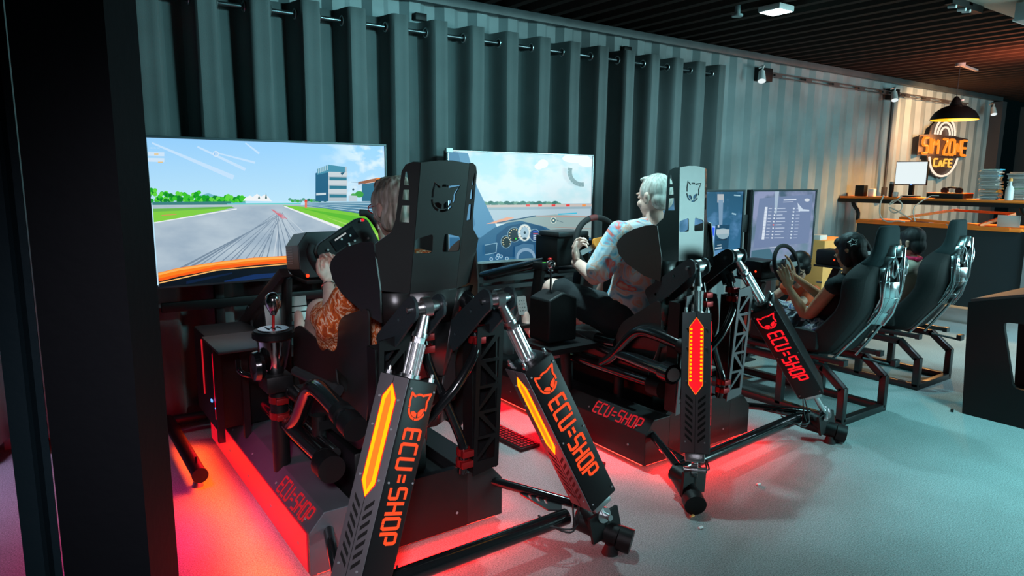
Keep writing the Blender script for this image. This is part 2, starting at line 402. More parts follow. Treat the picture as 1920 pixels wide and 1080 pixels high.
# foreground steel column at the left: black box column with a pale edged frame beside it
PX0 = mat('column_black', (0.002, 0.0025, 0.004), 0.7, bump=0.1, bscale=30, spec=0.1)
b = MB(); b.prism([(-0.004, 1.50), (0.138, 1.45), (0.211, 1.62), (0.211, 1.9), (-0.004, 1.9)], 2.9)
struct(b.build('trim_5', PX0, smooth=False))
b = MB(); b.prism([(-0.068, 1.60), (-0.007, 1.57), (-0.007, 1.72), (-0.068, 1.72)], 2.9); b.prism([(-0.036, 1.585), (-0.028, 1.562), (-0.020, 1.575)], 2.9)
struct(b.build('trim_6', mat('frame_dark_teal', (0.006, 0.015, 0.02), 0.5, bump=0.2, bscale=20, spec=0.2)))

# ------------------------------------------------------------------ curtain with rod
CURT = mat('grey_blackout_cloth', (0.080, 0.094, 0.096), 0.9, bump=0.25, bscale=350, var=0.08, vscale=5, sheen=0.15)
def curtain(x0, x1, label, phase=0.0):
    nx = int((x1-x0)/0.0125); zs = [0.10+i*0.09 for i in range(27)]+[2.545]
    bmx = bmesh.new(); grid = []
    for j, z in enumerate(zs):
        row = []
        for i in range(nx+1):
            x = x0+(x1-x0)*i/nx; ph = 2*PI*(x-0.90)/0.2986
            drop = (2.545-z)/2.4
            s_ = math.cos(ph)
            amp = 0.085*(1-0.25*drop)
            yy = WALL_Y-0.165 - amp*(s_*1.15 - 0.22*math.cos(3*ph)) - 0.012*math.sin(ph*0.5+3*z)*drop
            yy += 0.012*mnoise.noise(V((x*7, z*1.2, 3)))*(0.3+drop)
            xx = x + 0.018*math.sin(2*ph)*(0.6) + 0.01*mnoise.noise(V((x*3, z*1.5, 9)))*drop
            row.append(bmx.verts.new((xx, yy, z)))
        grid.append(row)
    for a, c in zip(grid, grid[1:]):
        for i in range(nx): bmx.faces.new((a[i], a[i+1], c[i+1], c[i]))
    mb = MB(); mb.bm.free(); mb.bm = bmx
    root = thing('curtain', label, 'curtain', ((x0+x1)/2, WALL_Y-0.16, 0.10), 'grey grommet curtains on the rod')
    o = mb.build('cloth', CURT, root, norm=False)
    so = o.modifiers.new('solid', 'SOLIDIFY'); so.thickness = 0.003
    # grommets where the cloth crosses the rod
    k = math.ceil((x0-0.90)/0.1493-0.5); g = 0
    while 0.90+(k+0.5)*0.1493 < x1-0.03:
        x = 0.90+(k+0.5)*0.1493
        if x > x0+0.03:
            r = MB(); c = V((x, WALL_Y-0.165, 2.47))
            r.tube([c+V((0.0, 0.030*math.cos(a*PI/6), 0.030*math.sin(a*PI/6))) for a in range(12)], 0.005, 6, closed=True)
            r.build('grommet', STEEL, root)
        k += 1
    return root
curtain(-0.6, 2.785, 'long grey grommet curtain left of the thin daylight gap, behind the big racing screen')
curtain(2.80, 5.40, 'grey grommet curtain right of the thin daylight gap, ending on bare corrugated wall')
b = MB(); b.cyl((-0.6, WALL_Y-0.165, 2.47), (5.46, WALL_Y-0.165, 2.47), 0.0125); b.ell((5.47, WALL_Y-0.165, 2.47), 0.02)
for x in (0.2, 2.05, 3.75, 5.35): b.box((x, WALL_Y-0.085, 2.47), (0.02, 0.16, 0.02))
tag(b.build('curtain_rod', mat('rod_metal', (0.12, 0.14, 0.15), 0.3, 0.9)), 'thin metal rod carrying the grey curtains along the corrugated wall', 'curtain rod')
b = MB(); b.box((2.81, WALL_Y-0.015, 1.2), (0.028, 0.01, 2.2)); struct(b.build('window_1', GAP))

# ------------------------------------------------------------------ pixel-free helper for the pictures shown on the flat screens
def onY(px, py, yp):
    d = FWD*F_PX + RGT*(px-960) + UPV*(540-py); t = (yp-CAM.y)/d.y; p = CAM+d*t; return (p.x, p.z)
def clip(poly, x0, x1, z0, z1):
    for ax, lim, sg in ((0, x0, 1), (0, x1, -1), (1, z0, 1), (1, z1, -1)):
        out = []
        for i in range(len(poly)):
            a, c = poly[i-1], poly[i]; ia, ic = sg*(a[ax]-lim) >= 0, sg*(c[ax]-lim) >= 0
            if ia != ic:
                t = (lim-a[ax])/(c[ax]-a[ax]); out.append(tuple(a[k]+(c[k]-a[k])*t for k in (0, 1)))
            if ic: out.append(c)
        poly = out
        if len(poly) < 3: return None
    return poly
class Picture:
    def __init__(s, yp, x0, x1, z0, z1): s.yp, s.r = yp, (x0, x1, z0, z1); s.b = MB(); s.m = []; s.k = 0
    def _m(s, c, st=1.0):
        if isinstance(c, bpy.types.Material): m = c
        else:
            key = 'screen_%d_%d_%d' % c
            m = bpy.data.materials.get(key) or glow(key, lin(*c), st)
        if m not in s.m: s.m.append(m)
        return s.m.index(m)
    def poly(s, pts, c, px=True):
        q = [onY(*p, s.yp) for p in pts] if px else list(pts)
        q = clip(q, *s.r)
        if not q: return
        s.k += 1; s.b.mi = s._m(c); y = s.yp-0.00025*s.k
        s.b.quad([(p[0], y, p[1]) for p in q])
    def disc(s, c, rx, ry, col, n=20):
        s.poly([(c[0]+rx*math.cos(2*PI*k/n), c[1]+ry*math.sin(2*PI*k/n)) for k in range(n)], col)
    def line(s, a, b_, wd, col, wd2=None):
        d = V(b_)-V(a); d.normalize(); n = V((-d.y, d.x)); w2 = wd if wd2 is None else wd2
        s.poly([tuple(V(a)-n*wd/2), tuple(V(b_)-n*w2/2), tuple(V(b_)+n*w2/2), tuple(V(a)+n*wd/2)], col)
    def build(s, parent): return s.b.build('screen', s.m, parent, smooth=False, norm=False)

def sky_mat(name, top, bot, z0, z1, cloud, c0=0.52, c1=0.68, scale=(3, 1, 5), sc_=1.5, xf=None):
    m = bpy.data.materials.new(name); m.use_nodes = True; nt = m.node_tree; b = nt.nodes['Principled BSDF']
    b.inputs['Base Color'].default_value = (0.01, 0.01, 0.01, 1); b.inputs['Roughness'].default_value = 0.3; b.inputs['Specular IOR Level'].default_value = 0.2
    tc = nt.nodes.new('ShaderNodeTexCoord'); sp = nt.nodes.new('ShaderNodeSeparateXYZ'); nt.links.new(tc.outputs['Object'], sp.inputs[0])
    mr = nt.nodes.new('ShaderNodeMapRange'); mr.inputs[1].default_value = z0; mr.inputs[2].default_value = z1; nt.links.new(sp.outputs['Z'], mr.inputs[0])
    cr = nt.nodes.new('ShaderNodeValToRGB'); cr.color_ramp.elements[0].color = (*lin(*bot), 1); cr.color_ramp.elements[1].color = (*lin(*top), 1)
    nt.links.new(mr.outputs[0], cr.inputs['Fac'])
    mp = nt.nodes.new('ShaderNodeMapping'); mp.inputs['Scale'].default_value = scale; nt.links.new(tc.outputs['Object'], mp.inputs['Vector'])
    n = nt.nodes.new('ShaderNodeTexNoise'); n.inputs['Scale'].default_value = sc_; n.inputs['Detail'].default_value = 6; nt.links.new(mp.outputs['Vector'], n.inputs['Vector'])
    cf = nt.nodes.new('ShaderNodeValToRGB'); cf.color_ramp.elements[0].position = c0; cf.color_ramp.elements[1].position = c1; nt.links.new(n.outputs['Fac'], cf.inputs['Fac'])
    mx = nt.nodes.new('ShaderNodeMixRGB'); nt.links.new(cf.outputs['Color'], mx.inputs[0])
    if xf:
        xr = nt.nodes.new('ShaderNodeMapRange'); xr.inputs[1].default_value = xf[0]; xr.inputs[2].default_value = xf[1]; nt.links.new(sp.outputs['X'], xr.inputs[0])
        ml = nt.nodes.new('ShaderNodeMath'); ml.operation = 'MULTIPLY'; nt.links.new(xr.outputs[0], ml.inputs[0]); nt.links.new(cf.outputs['Color'], ml.inputs[1]); nt.links.new(ml.outputs[0], mx.inputs[0])
    nt.links.new(cr.outputs['Color'], mx.inputs[1]); mx.inputs[2].default_value = (*lin(*cloud), 1)
    nt.links.new(mx.outputs['Color'], b.inputs['Emission Color']); b.inputs['Emission Strength'].default_value = 1.0
    return m
def noise_glow(name, ca, cb, scale=(1, 1, 1), sc_=20):
    m = bpy.data.materials.new(name); m.use_nodes = True; nt = m.node_tree; b = nt.nodes['Principled BSDF']
    b.inputs['Base Color'].default_value = (0.01, 0.01, 0.01, 1); b.inputs['Roughness'].default_value = 0.3; b.inputs['Specular IOR Level'].default_value = 0.2
    tc = nt.nodes.new('ShaderNodeTexCoord'); mp = nt.nodes.new('ShaderNodeMapping'); mp.inputs['Scale'].default_value = scale; nt.links.new(tc.outputs['Object'], mp.inputs['Vector'])
    n = nt.nodes.new('ShaderNodeTexNoise'); n.inputs['Scale'].default_value = sc_; n.inputs['Detail'].default_value = 4; nt.links.new(mp.outputs['Vector'], n.inputs['Vector'])
    cr = nt.nodes.new('ShaderNodeValToRGB'); cr.color_ramp.elements[0].position = 0.35; cr.color_ramp.elements[1].position = 0.65
    cr.color_ramp.elements[0].color = (*lin(*ca), 1); cr.color_ramp.elements[1].color = (*lin(*cb), 1)
    nt.links.new(n.outputs['Fac'], cr.inputs['Fac']); nt.links.new(cr.outputs['Color'], b.inputs['Emission Color']); b.inputs['Emission Strength'].default_value = 1.0
    return m

def tv_case(root, yp, x0, x1, z0, z1, bez=0.012, depth=0.05, frame_m=None, chin=0.02):
    fm = frame_m or PLAST
    b = MB(); b.box(((x0+x1)/2, yp+0.002+depth/2, (z0+z1)/2), (x1-x0+2*bez-0.004, depth, z1-z0+2*bez-0.004), bev=0.004); b.build('back_cover', PLAST, root)
    b = MB(); f = yp-0.008; d = 0.024; yc = f+d/2-0.002
    b.box(((x0+x1)/2, yc, z1+bez/2), (x1-x0+2*bez, d, bez)); b.box(((x0+x1)/2, yc, z0-chin/2), (x1-x0+2*bez, d, chin))
    b.box((x0-bez/2, yc, (z0+z1)/2), (bez, d, z1-z0)); b.box((x1+bez/2, yc, (z0+z1)/2), (bez, d, z1-z0))
    b.build('bezel', fm, root, bev=0.002)

# ---------------- screen 1: race track with long straight
YS1 = 4.10
def tv1():
    x0, x1, z0, z1 = 0.535, 1.885, 0.905, 1.690
    root = thing('television', 'large television showing an empty race track and orange car bonnet, behind the grey-haired driver', 'television', ((x0+x1)/2, YS1, z0))
    tv_case(root, YS1, x0, x1, z0, z1, frame_m=mat('blue_grey_bezel', (0.03, 0.05, 0.06), 0.35))
    P = Picture(YS1, x0, x1, z0, z1)
    SK = sky_mat('screen_sky_blue', (146, 205, 252), (186, 228, 250), 1.35, 1.72, (216, 238, 250), 0.46, 0.60, (3.0, 1, 5), 3.0, (1.45, 1.72))
    AS = noise_glow('screen_asphalt', (156, 176, 194), (184, 200, 212), (2, 1, 5), 2)
    P.poly([(x0, z0), (x1, z0), (x1, z1), (x0, z1)], SK, False)
    # streak clouds
    for a, c, w1, w2 in [((285, 268), (438, 333), 3, 9), ((370, 275), (460, 318), 3, 6), ((400, 285), (478, 305), 2, 4), ((460, 268), (486, 288), 2, 4)]: P.line(a, c, w1, (196, 226, 252), w2)
    # HUD boxes
    for yy in (285, 296): P.poly([(277, yy), (308, yy+0.6), (308, yy+8), (277, yy+7)], (205, 228, 248))
    P.disc((404.5, 288.5), 5.5, 5.5, (216, 234, 250)); P.disc((404.5, 288.5), 3.8, 3.8, (150, 200, 245)); P.line((404.5, 285), (404.5, 292), 2, (222, 236, 250))
    P.line((289, 289), (297, 289), 1.6, (235, 190, 90)); P.line((296, 304), (305, 304), 1.6, (235, 190, 90))
    for s_ in (286, 292, 299): P.line((s_-4, 277.5), (s_, 277.5), 1.4, (205, 228, 248))
    # hills, trees
    P.poly([(372, 380), (376, 366), (390, 362), (405, 367), (430, 371), (460, 378), (460, 382), (372, 382)], (110, 180, 200))
    random.seed(3)
    for px in range(277, 455, 4):
        hh = 22 if px < 292 else (12+5*math.sin(px*0.19)+3*math.sin(px*0.7)) if px < 375 else 7+3*math.sin(px*0.3)
        for q in range(3):
            g = random.choice([(18, 160, 30), (60, 196, 40), (10, 128, 40), (96, 214, 60)])
            P.disc((px+random.uniform(-3, 3), 377-random.uniform(0, hh)), 4.5, 4.2, g, 8)
    for px in range(540, 606, 5): P.disc((px, 377-random.uniform(0, 4)), 3.5, 3, random.choice([(60, 170, 60), (90, 160, 140), (40, 110, 100)]), 8)
    P.poly([(452, 376), (456, 371), (465, 366), (470, 369), (478, 363), (486, 368), (494, 364), (502, 372), (506, 377)], (240, 244, 246))
    P.poly([(480, 372), (482, 366), (484, 372)], (40, 90, 90)); P.poly([(493, 372), (495, 362), (497, 372)], (40, 90, 90))
    # far kerb walls
    P.poly([(272, 378), (430, 377), (430, 384), (272, 386)], (58, 128, 128)); P.poly([(422, 381), (560, 380), (560, 383), (424, 385)], (96, 208, 206))
    P.poly([(272, 384), (430, 383), (560, 382.5), (560, 386), (272, 388)], (180, 200, 205))
    # building
    P.poly([(587, 325), (611, 311), (611, 377), (587, 377)], (28, 92, 128))
    P.poly([(611, 311), (645, 313), (645, 377), (611, 377)], (176, 190, 198))
    P.poly([(590, 317), (611, 309), (642, 313), (642, 326), (611, 323), (590, 328)], (66, 140, 168))
    for yy in (332, 348, 364): P.poly([(613, yy), (645, yy+0.5), (645, yy+6), (613, yy+6)], (40, 116, 140))
    for yy in (322, 338, 354): P.poly([(611, yy), (646, yy+0.6), (646, yy+8), (611, yy+8)], (200, 210, 216))
    for k in range(6): P.line((592+k*3.4, 325-k*1.2), (592+k*3.4, 316-k*1.2), 1.2, (190, 220, 230))
    P.poly([(588, 362), (606, 361), (606, 365), (588, 366)], (200, 215, 222)); P.poly([(633, 324), (642, 322), (636, 329)], (20, 80, 110))
    # second building, orange roof
    P.poly([(673, 345), (704, 341), (704, 377), (673, 377)], (44, 108, 138)); P.poly([(704, 341), (724, 342), (724, 377), (704, 377)], (190, 204, 214))
    P.poly([(666, 341), (704, 333), (724, 334), (724, 341), (704, 340), (666, 346)], (240, 132, 40))
    P.poly([(666, 341), (700, 334), (700, 340), (666, 346)], (150, 92, 60))
    for yy in (352, 362): P.poly([(706, yy), (724, yy+0.5), (724, yy+4), (706, yy+4)], (60, 130, 160))
    P.disc((668, 364), 8, 6, (60, 160, 60)); P.disc((657, 366), 5, 4, (80, 170, 80)); P.poly([(648, 366), (664, 367), (664, 377), (648, 377)], (190, 205, 215))
    # ground
    P.poly([(272, 386), (560, 384), (724, 376), (724, 620), (272, 620)], AS)
    P.poly([(272, 393), (435, 388), (410, 394), (272, 419)], (128, 206, 66)); P.poly([(272, 391), (430, 386.5), (436, 389), (272, 397)], (104, 180, 76))
    P.line((272, 419), (440, 391), 1.8, (235, 240, 242)); P.line((300, 403), (328, 401), 1.6, (206, 150, 90))
    P.poly([(525, 384), (724, 400), (724, 470), (640, 430)], (122, 202, 56)); P.poly([(560, 390), (724, 414), (724, 432)], (90, 186, 44)); P.poly([(600, 404), (724, 444), (724, 452)], (160, 216, 96))
    P.line((528, 386), (724, 462), 2, (236, 240, 242), 8)
    # guard rail
    P.poly([(568, 379), (724, 377), (724, 408), (568, 385)], (44, 96, 128))
    for k in range(4):
        P.line((570, 379.5+k*1.4), (724, 381+k*7.2), 0.8, (158, 196, 214), 2.6); P.line((570, 380.4+k*1.4), (724, 384.6+k*7.2), 0.6, (96, 150, 180), 1.5)
    P.line((568, 376), (568, 389), 4, (230, 120, 90)); P.disc((568, 376), 2.4, 2.4, (230, 60, 50))
    P.line((652, 341), (724, 350), 0.6, (80, 120, 150)); P.disc((656, 355), 2, 2, (40, 70, 90))
    # skid marks
    random.seed(5)
    for k in range(22):
        a = (515+random.uniform(-6, 10), 396+random.uniform(0, 10)); t = k/21; e = (205+t*500, 600-abs(t-0.5)*60)
        P.line(a, e, 0.4, random.choice([(118, 138, 158), (128, 148, 168), (196, 208, 218), (110, 130, 152)]), random.uniform(2, 7))
    for k in range(14): P.line((503+k*1.3, 392+k*1.1), (510+k*1.6+random.uniform(-4, 6), 393+k*1.3), 0.9, (214, 106, 120))
    # bonnet of the virtual car and dark cowl
    top = [(272, 514), (330, 500), (400, 489), (470, 481), (560, 476), (640, 475), (724, 477)]
    P.poly(top+[(724, 560), (272, 560)], (250, 128, 28))
    P.poly([(p[0], p[1]+1) for p in top]+[(p[0], p[1]+5) for p in reversed(top)], (255, 176, 84))
    P.poly([(272, 524), (400, 497), (560, 482), (560, 487), (400, 502), (272, 530)], (250, 92, 20))
    P.poly([(272, 531), (330, 516), (400, 503), (470, 495), (560, 489), (724, 487), (724, 570), (272, 570)], (6, 14, 26))
    P.line((290, 529), (400, 504.5), 2, (255, 190, 110)); P.line((400, 504.5), (560, 490.5), 1.8, (255, 190, 110))
    P.poly([(415, 524), (470, 512), (560, 506), (560, 512), (470, 521), (418, 530)], (16, 44, 92)); P.poly([(345, 524), (430, 508), (430, 511), (345, 530)], (10, 28, 58))
    P.build(root)
    return root
tv1()

# ---------------- screen 2: view from inside the virtual car
YS2 = 4.10
def tv2():
    x0, x1, z0, z1 = 2.352, 3.652, 0.905, 1.672
    root = thing('television', 'silver-edged television showing a car cockpit view with round dials, behind the white-haired driver', 'television', ((x0+x1)/2, YS2, z0))
    tv_case(root, YS2, x0, x1, z0, z1, bez=0.008, frame_m=mat('silver_bezel', (0.35, 0.38, 0.4), 0.3, 0.8))
    P = Picture(YS2, x0, x1, z0, z1)
    SK = sky_mat('screen_sky_cyan', (170, 226, 238), (206, 234, 240), 1.25, 1.70, (216, 236, 242), 0.44, 0.60, (3, 1, 5), 1.6)
    P.poly([(x0, z0), (x1, z0), (x1, z1), (x0, z1)], SK, False)
    for c, rx, ry in [((1018, 307), 10, 8), ((1010, 312), 8, 6), ((1080, 297), 26, 9), ((1100, 305), 16, 8)]: P.disc(c, rx, ry, (240, 250, 252))
    P.poly([(905, 383), (1115, 381), (1115, 420), (905, 420)], (176, 200, 212))
    for px in range(908, 1050, 6): P.disc((px, 384-abs(math.sin(px*0.21))*4), 6, 3.4, random.choice([(60, 120, 110), (40, 100, 90), (100, 150, 130)]), 8)
    P.poly([(900, 384.5), (1115, 382), (1115, 387), (900, 389)], (200, 190, 185))
    for px in (985, 1008, 1033, 1060, 1090): P.poly([(px, 383.2), (px+7, 383), (px+7, 387), (px, 387.2)], (230, 60, 60) if px < 1080 else (240, 150, 80))
    P.poly([(905, 389), (1115, 387), (1115, 391), (905, 394)], (150, 178, 190))
    # pillar
    P.poly([(838, 284), (876, 287), (893, 350), (930, 425), (925, 445), (838, 445)], (84, 140, 178)); P.poly([(838, 284), (858, 286), (890, 420), (880, 440), (838, 440)], (64, 118, 158))
    P.poly([(910, 420), (950, 407), (963, 408), (935, 418)], (232, 170, 140))
    # dash
    P.poly([(838, 445), (900, 445), (925, 427), (960, 414), (1000, 406), (1040, 403), (1115, 407), (1115, 500), (838, 500)], (44, 98, 136))
    P.poly([(930, 420), (1000, 405), (1040, 402), (1115, 406), (1115, 446), (1050, 442), (1020, 425), (975, 414)], (148, 172, 172))
    P.line((930, 418), (1003, 404.5), 2, (40, 82, 116)); P.line((1003, 404.5), (1115, 407), 1.6, (190, 150, 140)); P.line((1045, 401.5), (1080, 399.5), 2.4, (60, 190, 220))
    P.disc((1036, 413), 6, 6.5, (196, 210, 200)); P.disc((1036, 413), 4.2, 4.8, (70, 110, 120)); P.disc((1036, 413), 1.6, 1.8, (230, 235, 210)); P.line((1040, 412), (1054, 417), 1, (90, 120, 130))
    P.line((1020, 425), (1115, 429), 0.8, (170, 130, 120))
    P.poly([(925, 478), (930, 440), (950, 424), (982, 417), (1014, 424), (1034, 440), (1040, 480), (1010, 482), (940, 482)], (24, 74, 114))
    for c, rx, ry, col in [((947, 453), 9, 11, (20, 40, 48)), ((962, 440), 11.5, 13, (28, 44, 56)), ((981.5, 436), 12, 15.5, (222, 228, 222)), ((1000.5, 441), 9, 11, (28, 66, 116)), ((1015, 452), 9, 11, (20, 40, 52))]:
        P.disc(c, rx+1.2, ry+1.2, (120, 160, 180)); P.disc(c, rx, ry, col)
    P.disc((981.5, 436), 8, 11, (160, 190, 206)); P.disc((981.5, 436), 2.2, 2.6, (24, 50, 66)); P.disc((981.5, 447), 4, 2.2, (30, 60, 80))
    for c, r in (((962, 440), 9), ((947, 453), 7), ((1015, 452), 7), ((981.5, 436), 10)):
        for k in range(9):
            a = math.radians(140+k*31); P.disc((c[0]+r*math.cos(a), c[1]+r*1.15*math.sin(a)), 1, 1, (236, 226, 180) if r < 10 else (40, 70, 90), 6)
    P.disc((963.5, 447), 1.6, 1.6, (40, 220, 60))
    for k in range(5): P.line((996, 434+k*3.4), (1005, 434.4+k*3.4), 1.3, [(60, 90, 230), (200, 70, 90), (200, 215, 230), (200, 215, 230), (200, 215, 230)][k])
    P.poly([(960, 500), (962, 462), (978, 456), (996, 458), (1003, 500)], (64, 110, 146)); P.disc((982, 482), 18, 18, (128, 160, 186)); P.disc((982, 484), 14, 14, (46, 92, 128))
    P.poly([(905, 460), (927, 456), (926, 472), (905, 476)], (30, 78, 112)); P.line((905, 459), (928, 455), 1.2, (140, 180, 200)); P.line((928, 455), (926, 473), 1.2, (140, 180, 200)); P.line((926, 473), (905, 477), 1.2, (140, 180, 200))
    for c in ((917, 485), (930, 478), (935, 480), (928, 483), (946, 484)): P.disc(c, 3.4, 3.4, (170, 205, 225), 10); P.disc(c, 2.2, 2.2, (50, 110, 150), 10)
    # steering wheel ghost at the top right
    for k in range(9):
        a = math.radians(80+k*13); a2 = math.radians(80+(k+1)*13)
        P.line((1086+23*math.cos(a), 322+24*math.sin(a)), (1086+23*math.cos(a2), 322+24*math.sin(a2)), 8, (128, 158, 164))
    P.build(root)
    b = MB(); b.box((x0-0.0, YS2-0.01, z1+0.006), (0.05, 0.03, 0.03), bev=0.004); b.build('corner_clip', WHITEP, root)
    return root
tv2()

# television stands: legs, rails and floor feet
def tv_stand(cx, yp, label, foot_x, foot_r, yend, z=0.76, wd=1.3):
    root = thing('television_stand', label, 'stand', (cx, yp+0.1, 0))
    b = MB(); b.box((cx, yp+0.10, z), (wd, 0.03, 0.055), bev=0.004); b.build('lower_rail', BLACK, root)
    b = MB(); b.box((cx, yp+0.085, 1.15), (wd*0.6, 0.03, 0.05), bev=0.004); b.build('upper_rail', BLACK, root)
    for sx in (-1, 1):
        b = MB(); b.box((cx+sx*wd*0.26, yp+0.13, 0.70), (0.05, 0.05, 1.30), bev=0.004); b.build('post', BLACK, root)
        fx = foot_x if sx < 0 else foot_r
        b = MB(); b.cyl((fx, yp+0.15, 0.085), (fx, yend, 0.085), 0.034, seg=24); b.cyl((fx, yend+0.01, 0.085), (fx, yend-0.005, 0.085), 0.037, seg=24)
        b.cyl((fx, yp+0.13, 0.085), (cx+sx*wd*0.26, yp+0.13, 0.085), 0.03)
        b.cyl((fx, yend+0.08, 0.11), (fx, yend+0.08, 0.15), 0.005); f = b.build('floor_leg', BLACK, root)
        b = MB(); yf = yend+0.08; b.cyl((fx, yf, 0), (fx, yf, 0.025), 0.028, 0.02); b.cyl((fx, yf, 0.02), (fx, yf, 0.06), 0.008); b.build('levelling_foot', STEEL, f)
    return root
tv_stand(1.21, YS1, 'black floor stand under the race track television, leg on the pink carpet', 0.56, 1.72, 3.36)
tv_stand(3.0, YS2, 'black floor stand holding the silver-edged cockpit-view television', 2.38, 3.46, 3.95)

# ------------------------------------------------------------------ motion simulators
def actuator(root, T, B, led_az, t0, t1, wid, led='yellow', side_dir=(1, -1, 0), face=None, led_on=True):
    T, B = V(T), V(B); ax = (T-B).normalized(); L = (T-B).length
    n = V((math.sin(math.radians(led_az)), math.cos(math.radians(led_az)), 0)); n = (n-ax*n.dot(ax)).normalized()
    s = ax.cross(n).normalized()
    if s.dot(V(side_dir)) < 0: s = -s
    h = wid/2
    c = B+ax*(t0+t1)/2; mx = frame(c, s, ax)   # local x side, y along axis, z = x cross y
    fm = face or FACEGREY
    b = MB(); b.box((0, 0, 0), (wid, t1-t0, wid), mx, bev=0.006); hs = b.build('actuator_housing', HOUSE, root)
    # front cover sheet with lamp window
    nf = n
    def face_m(N, o_up=0.0):      # local x = right seen from outside, y = up along axis
        return frame(c+N*(h+0.0008), ax.cross(N), ax)
    fmx = face_m(nf); hl = (t1-t0)/2
    b = MB(); b.box((0, 0, 0.0015), (wid-0.006, t1-t0-0.004, 0.003), fmx, bev=0.001); fc = b.build('front_cover', fm, hs)
    # lamp panel: long hexagon
    ly1, ly0 = hl-0.028, hl-0.028-0.36
    def hexa(wd, i): return [(0, ly1-i), (wd/2, ly1-0.045-i*0.4), (wd/2, ly0+0.045+i*0.4), (0, ly0+i), (-wd/2, ly0+0.045+i*0.4), (-wd/2, ly1-0.045-i*0.4)]
    b = MB()
    up = lambda k: fmx @ M.Translation((0, 0, 0.003+0.0006*k))
    if led == 'yellow':
        b.mi = 0; b.prism(hexa(0.066, -0.004), 0.0006, up(0)); b.mi = 1; b.prism(hexa(0.058, 0.0), 0.0006, up(1)); b.mi = 2; b.prism(hexa(0.026, 0.02), 0.0006, up(2))
        b.build('light_panel', [LEDR, LEDY, LEDO], hs, smooth=False)
    else:
        b.mi = 1; b.prism(hexa(0.066, -0.004), 0.0006, up(0)); b.mi = 0; b.prism(hexa(0.060, 0.0), 0.0006, up(1)); b.mi = 2
        y = ly1-0.055
        while y > ly0+0.05:
            for sx in (-1, 1): b.prism([(sx*0.0235+0.006*math.cos(a*PI/4), y+0.006*math.sin(a*PI/4)) for a in range(8)], 0.0006, up(2))
            y -= 0.0185
        b.build('light_panel', [LEDR, LEDO, LEDY], hs, smooth=False)
    # slanted vents below
    b = MB(); y = ly0-0.01; k = 0
    while y > -hl+0.05:
        for sx in (-1, 1): b.prism([(sx*0.012, y-0.032), (sx*0.012, y-0.018), (sx*0.045, y+0.012), (sx*0.045, y-0.002)][::sx], 0.0008, up(0))
        y -= 0.030; k += 1
    b.build('vent_slots', mat('slot_dark', (0.002, 0.002, 0.002), 0.8) if 'slot_dark' not in bpy.data.materials else bpy.data.materials['slot_dark'], hs, smooth=False)
    b = MB(); b.box((0, hl-0.018, 0.0034), (0.0015, 0.03, 0.0012), fmx); b.box((0, (ly0-hl)/2, 0.0034), (0.0015, ly0+hl, 0.0012), fmx)
    b.build('cover_seam', bpy.data.materials['slot_dark'], hs, smooth=False)
    # emblem and lettering on the side that shows them
    lm = LETO if led == 'yellow' else LETR
    smx = face_m(s)
    b = MB(); emblem(b, smx @ M.Translation((-0.004, hl-0.085, 0)) @ M.Rotation(math.radians(8), 4, 'Z'), 0.040, 0.0072, 0.0016); b.build('emblem', lm, hs, smooth=False)
    tm = frame(c+s*(h+0.0008)+ax*(hl-0.150)-(ax.cross(s))*0.037, -ax, s.cross(-ax))
    b = MB(); text(b, 'ECU=SHOP', tm, 0.375, 0.072, 0.66, 0.15, 0.0016); b.build('lettering', lm, hs, smooth=False)
    # screws
    b = MB()
    for yy in (hl-0.075, 0.0, -hl+0.05, 0.16):
        for sx in (-1, 1): b.cyl(fmx @ V((sx*0.043, yy, 0.002)), fmx @ V((sx*0.043, yy, 0.006)), 0.004, seg=10)
    for yy in (hl-0.03, 0.0, -hl+0.03):
        for sx in (-1, 1): b.cyl(smx @ V((sx*0.055, yy, 0)), smx @ V((sx*0.055, yy, 0.003)), 0.0035, seg=10)
    b.build('screws', GREYP, hs)
    # cap, piston rod, eye
    cap = B+ax*t1
    b = MB(); b.cyl(cap-ax*0.005, cap+ax*0.012, 0.036); 
    for sx in (-1, 1):
        for sy in (-1, 1):
            q = cap+s*0.05*sx+n*0.05*sy; b.cyl(q, q+ax*0.012, 0.010, seg=6); b.cyl(q+ax*0.012, q+ax*0.026, 0.006, seg=10)
    b.build('cap_nuts', STEEL, hs)
    b = MB(); r0 = cap; r1 = T-ax*0.125
    b.cyl(r0, r1, 0.024, seg=28)
    for k in range(9):
        a = 2*PI*k/9; q = (s*math.cos(a)+n*math.sin(a))*0.0235; b.cyl(r0+q, r1+q, 0.0045, seg=8)
    b.build('piston_rod', PISTON, root)
    b = MB(); b.cyl(r1, r1+ax*0.02, 0.021, seg=6); b.cyl(r1+ax*0.02, r1+ax*0.035, 0.026, seg=24); b.cyl(r1+ax*0.035, T-ax*0.03, 0.022, 0.017, seg=24)
    pin = V((1, -0.15, 0.1)).normalized()
    b.cyl(T-pin*0.014, T+pin*0.014, 0.034, seg=28); b.ell(T, 0.026)
    b.build('rod_end', STEEL, root)
    b = MB(); b.cyl(T-pin*0.055, T-pin*0.014, 0.014, 0.022); b.cyl(T+pin*0.014, T+pin*0.055, 0.022, 0.014); b.cyl(T-pin*0.07, T+pin*0.07, 0.009)
    b.build('pivot_pin', STEEL, root)
    # lower eye
    e = B
    b = MB(); b.cyl(e, e+ax*(t0-0.03), 0.016); b.cyl(e-s*0.014, e+s*0.014, 0.032, seg=24); b.cyl(e-s*0.05, e+s*0.05, 0.012, seg=16); b.box((0, -hl-0.018, 0), (0.09, 0.045, 0.09), mx, bev=0.008)
    b.build('lower_joint', STEEL, root)
    return hs

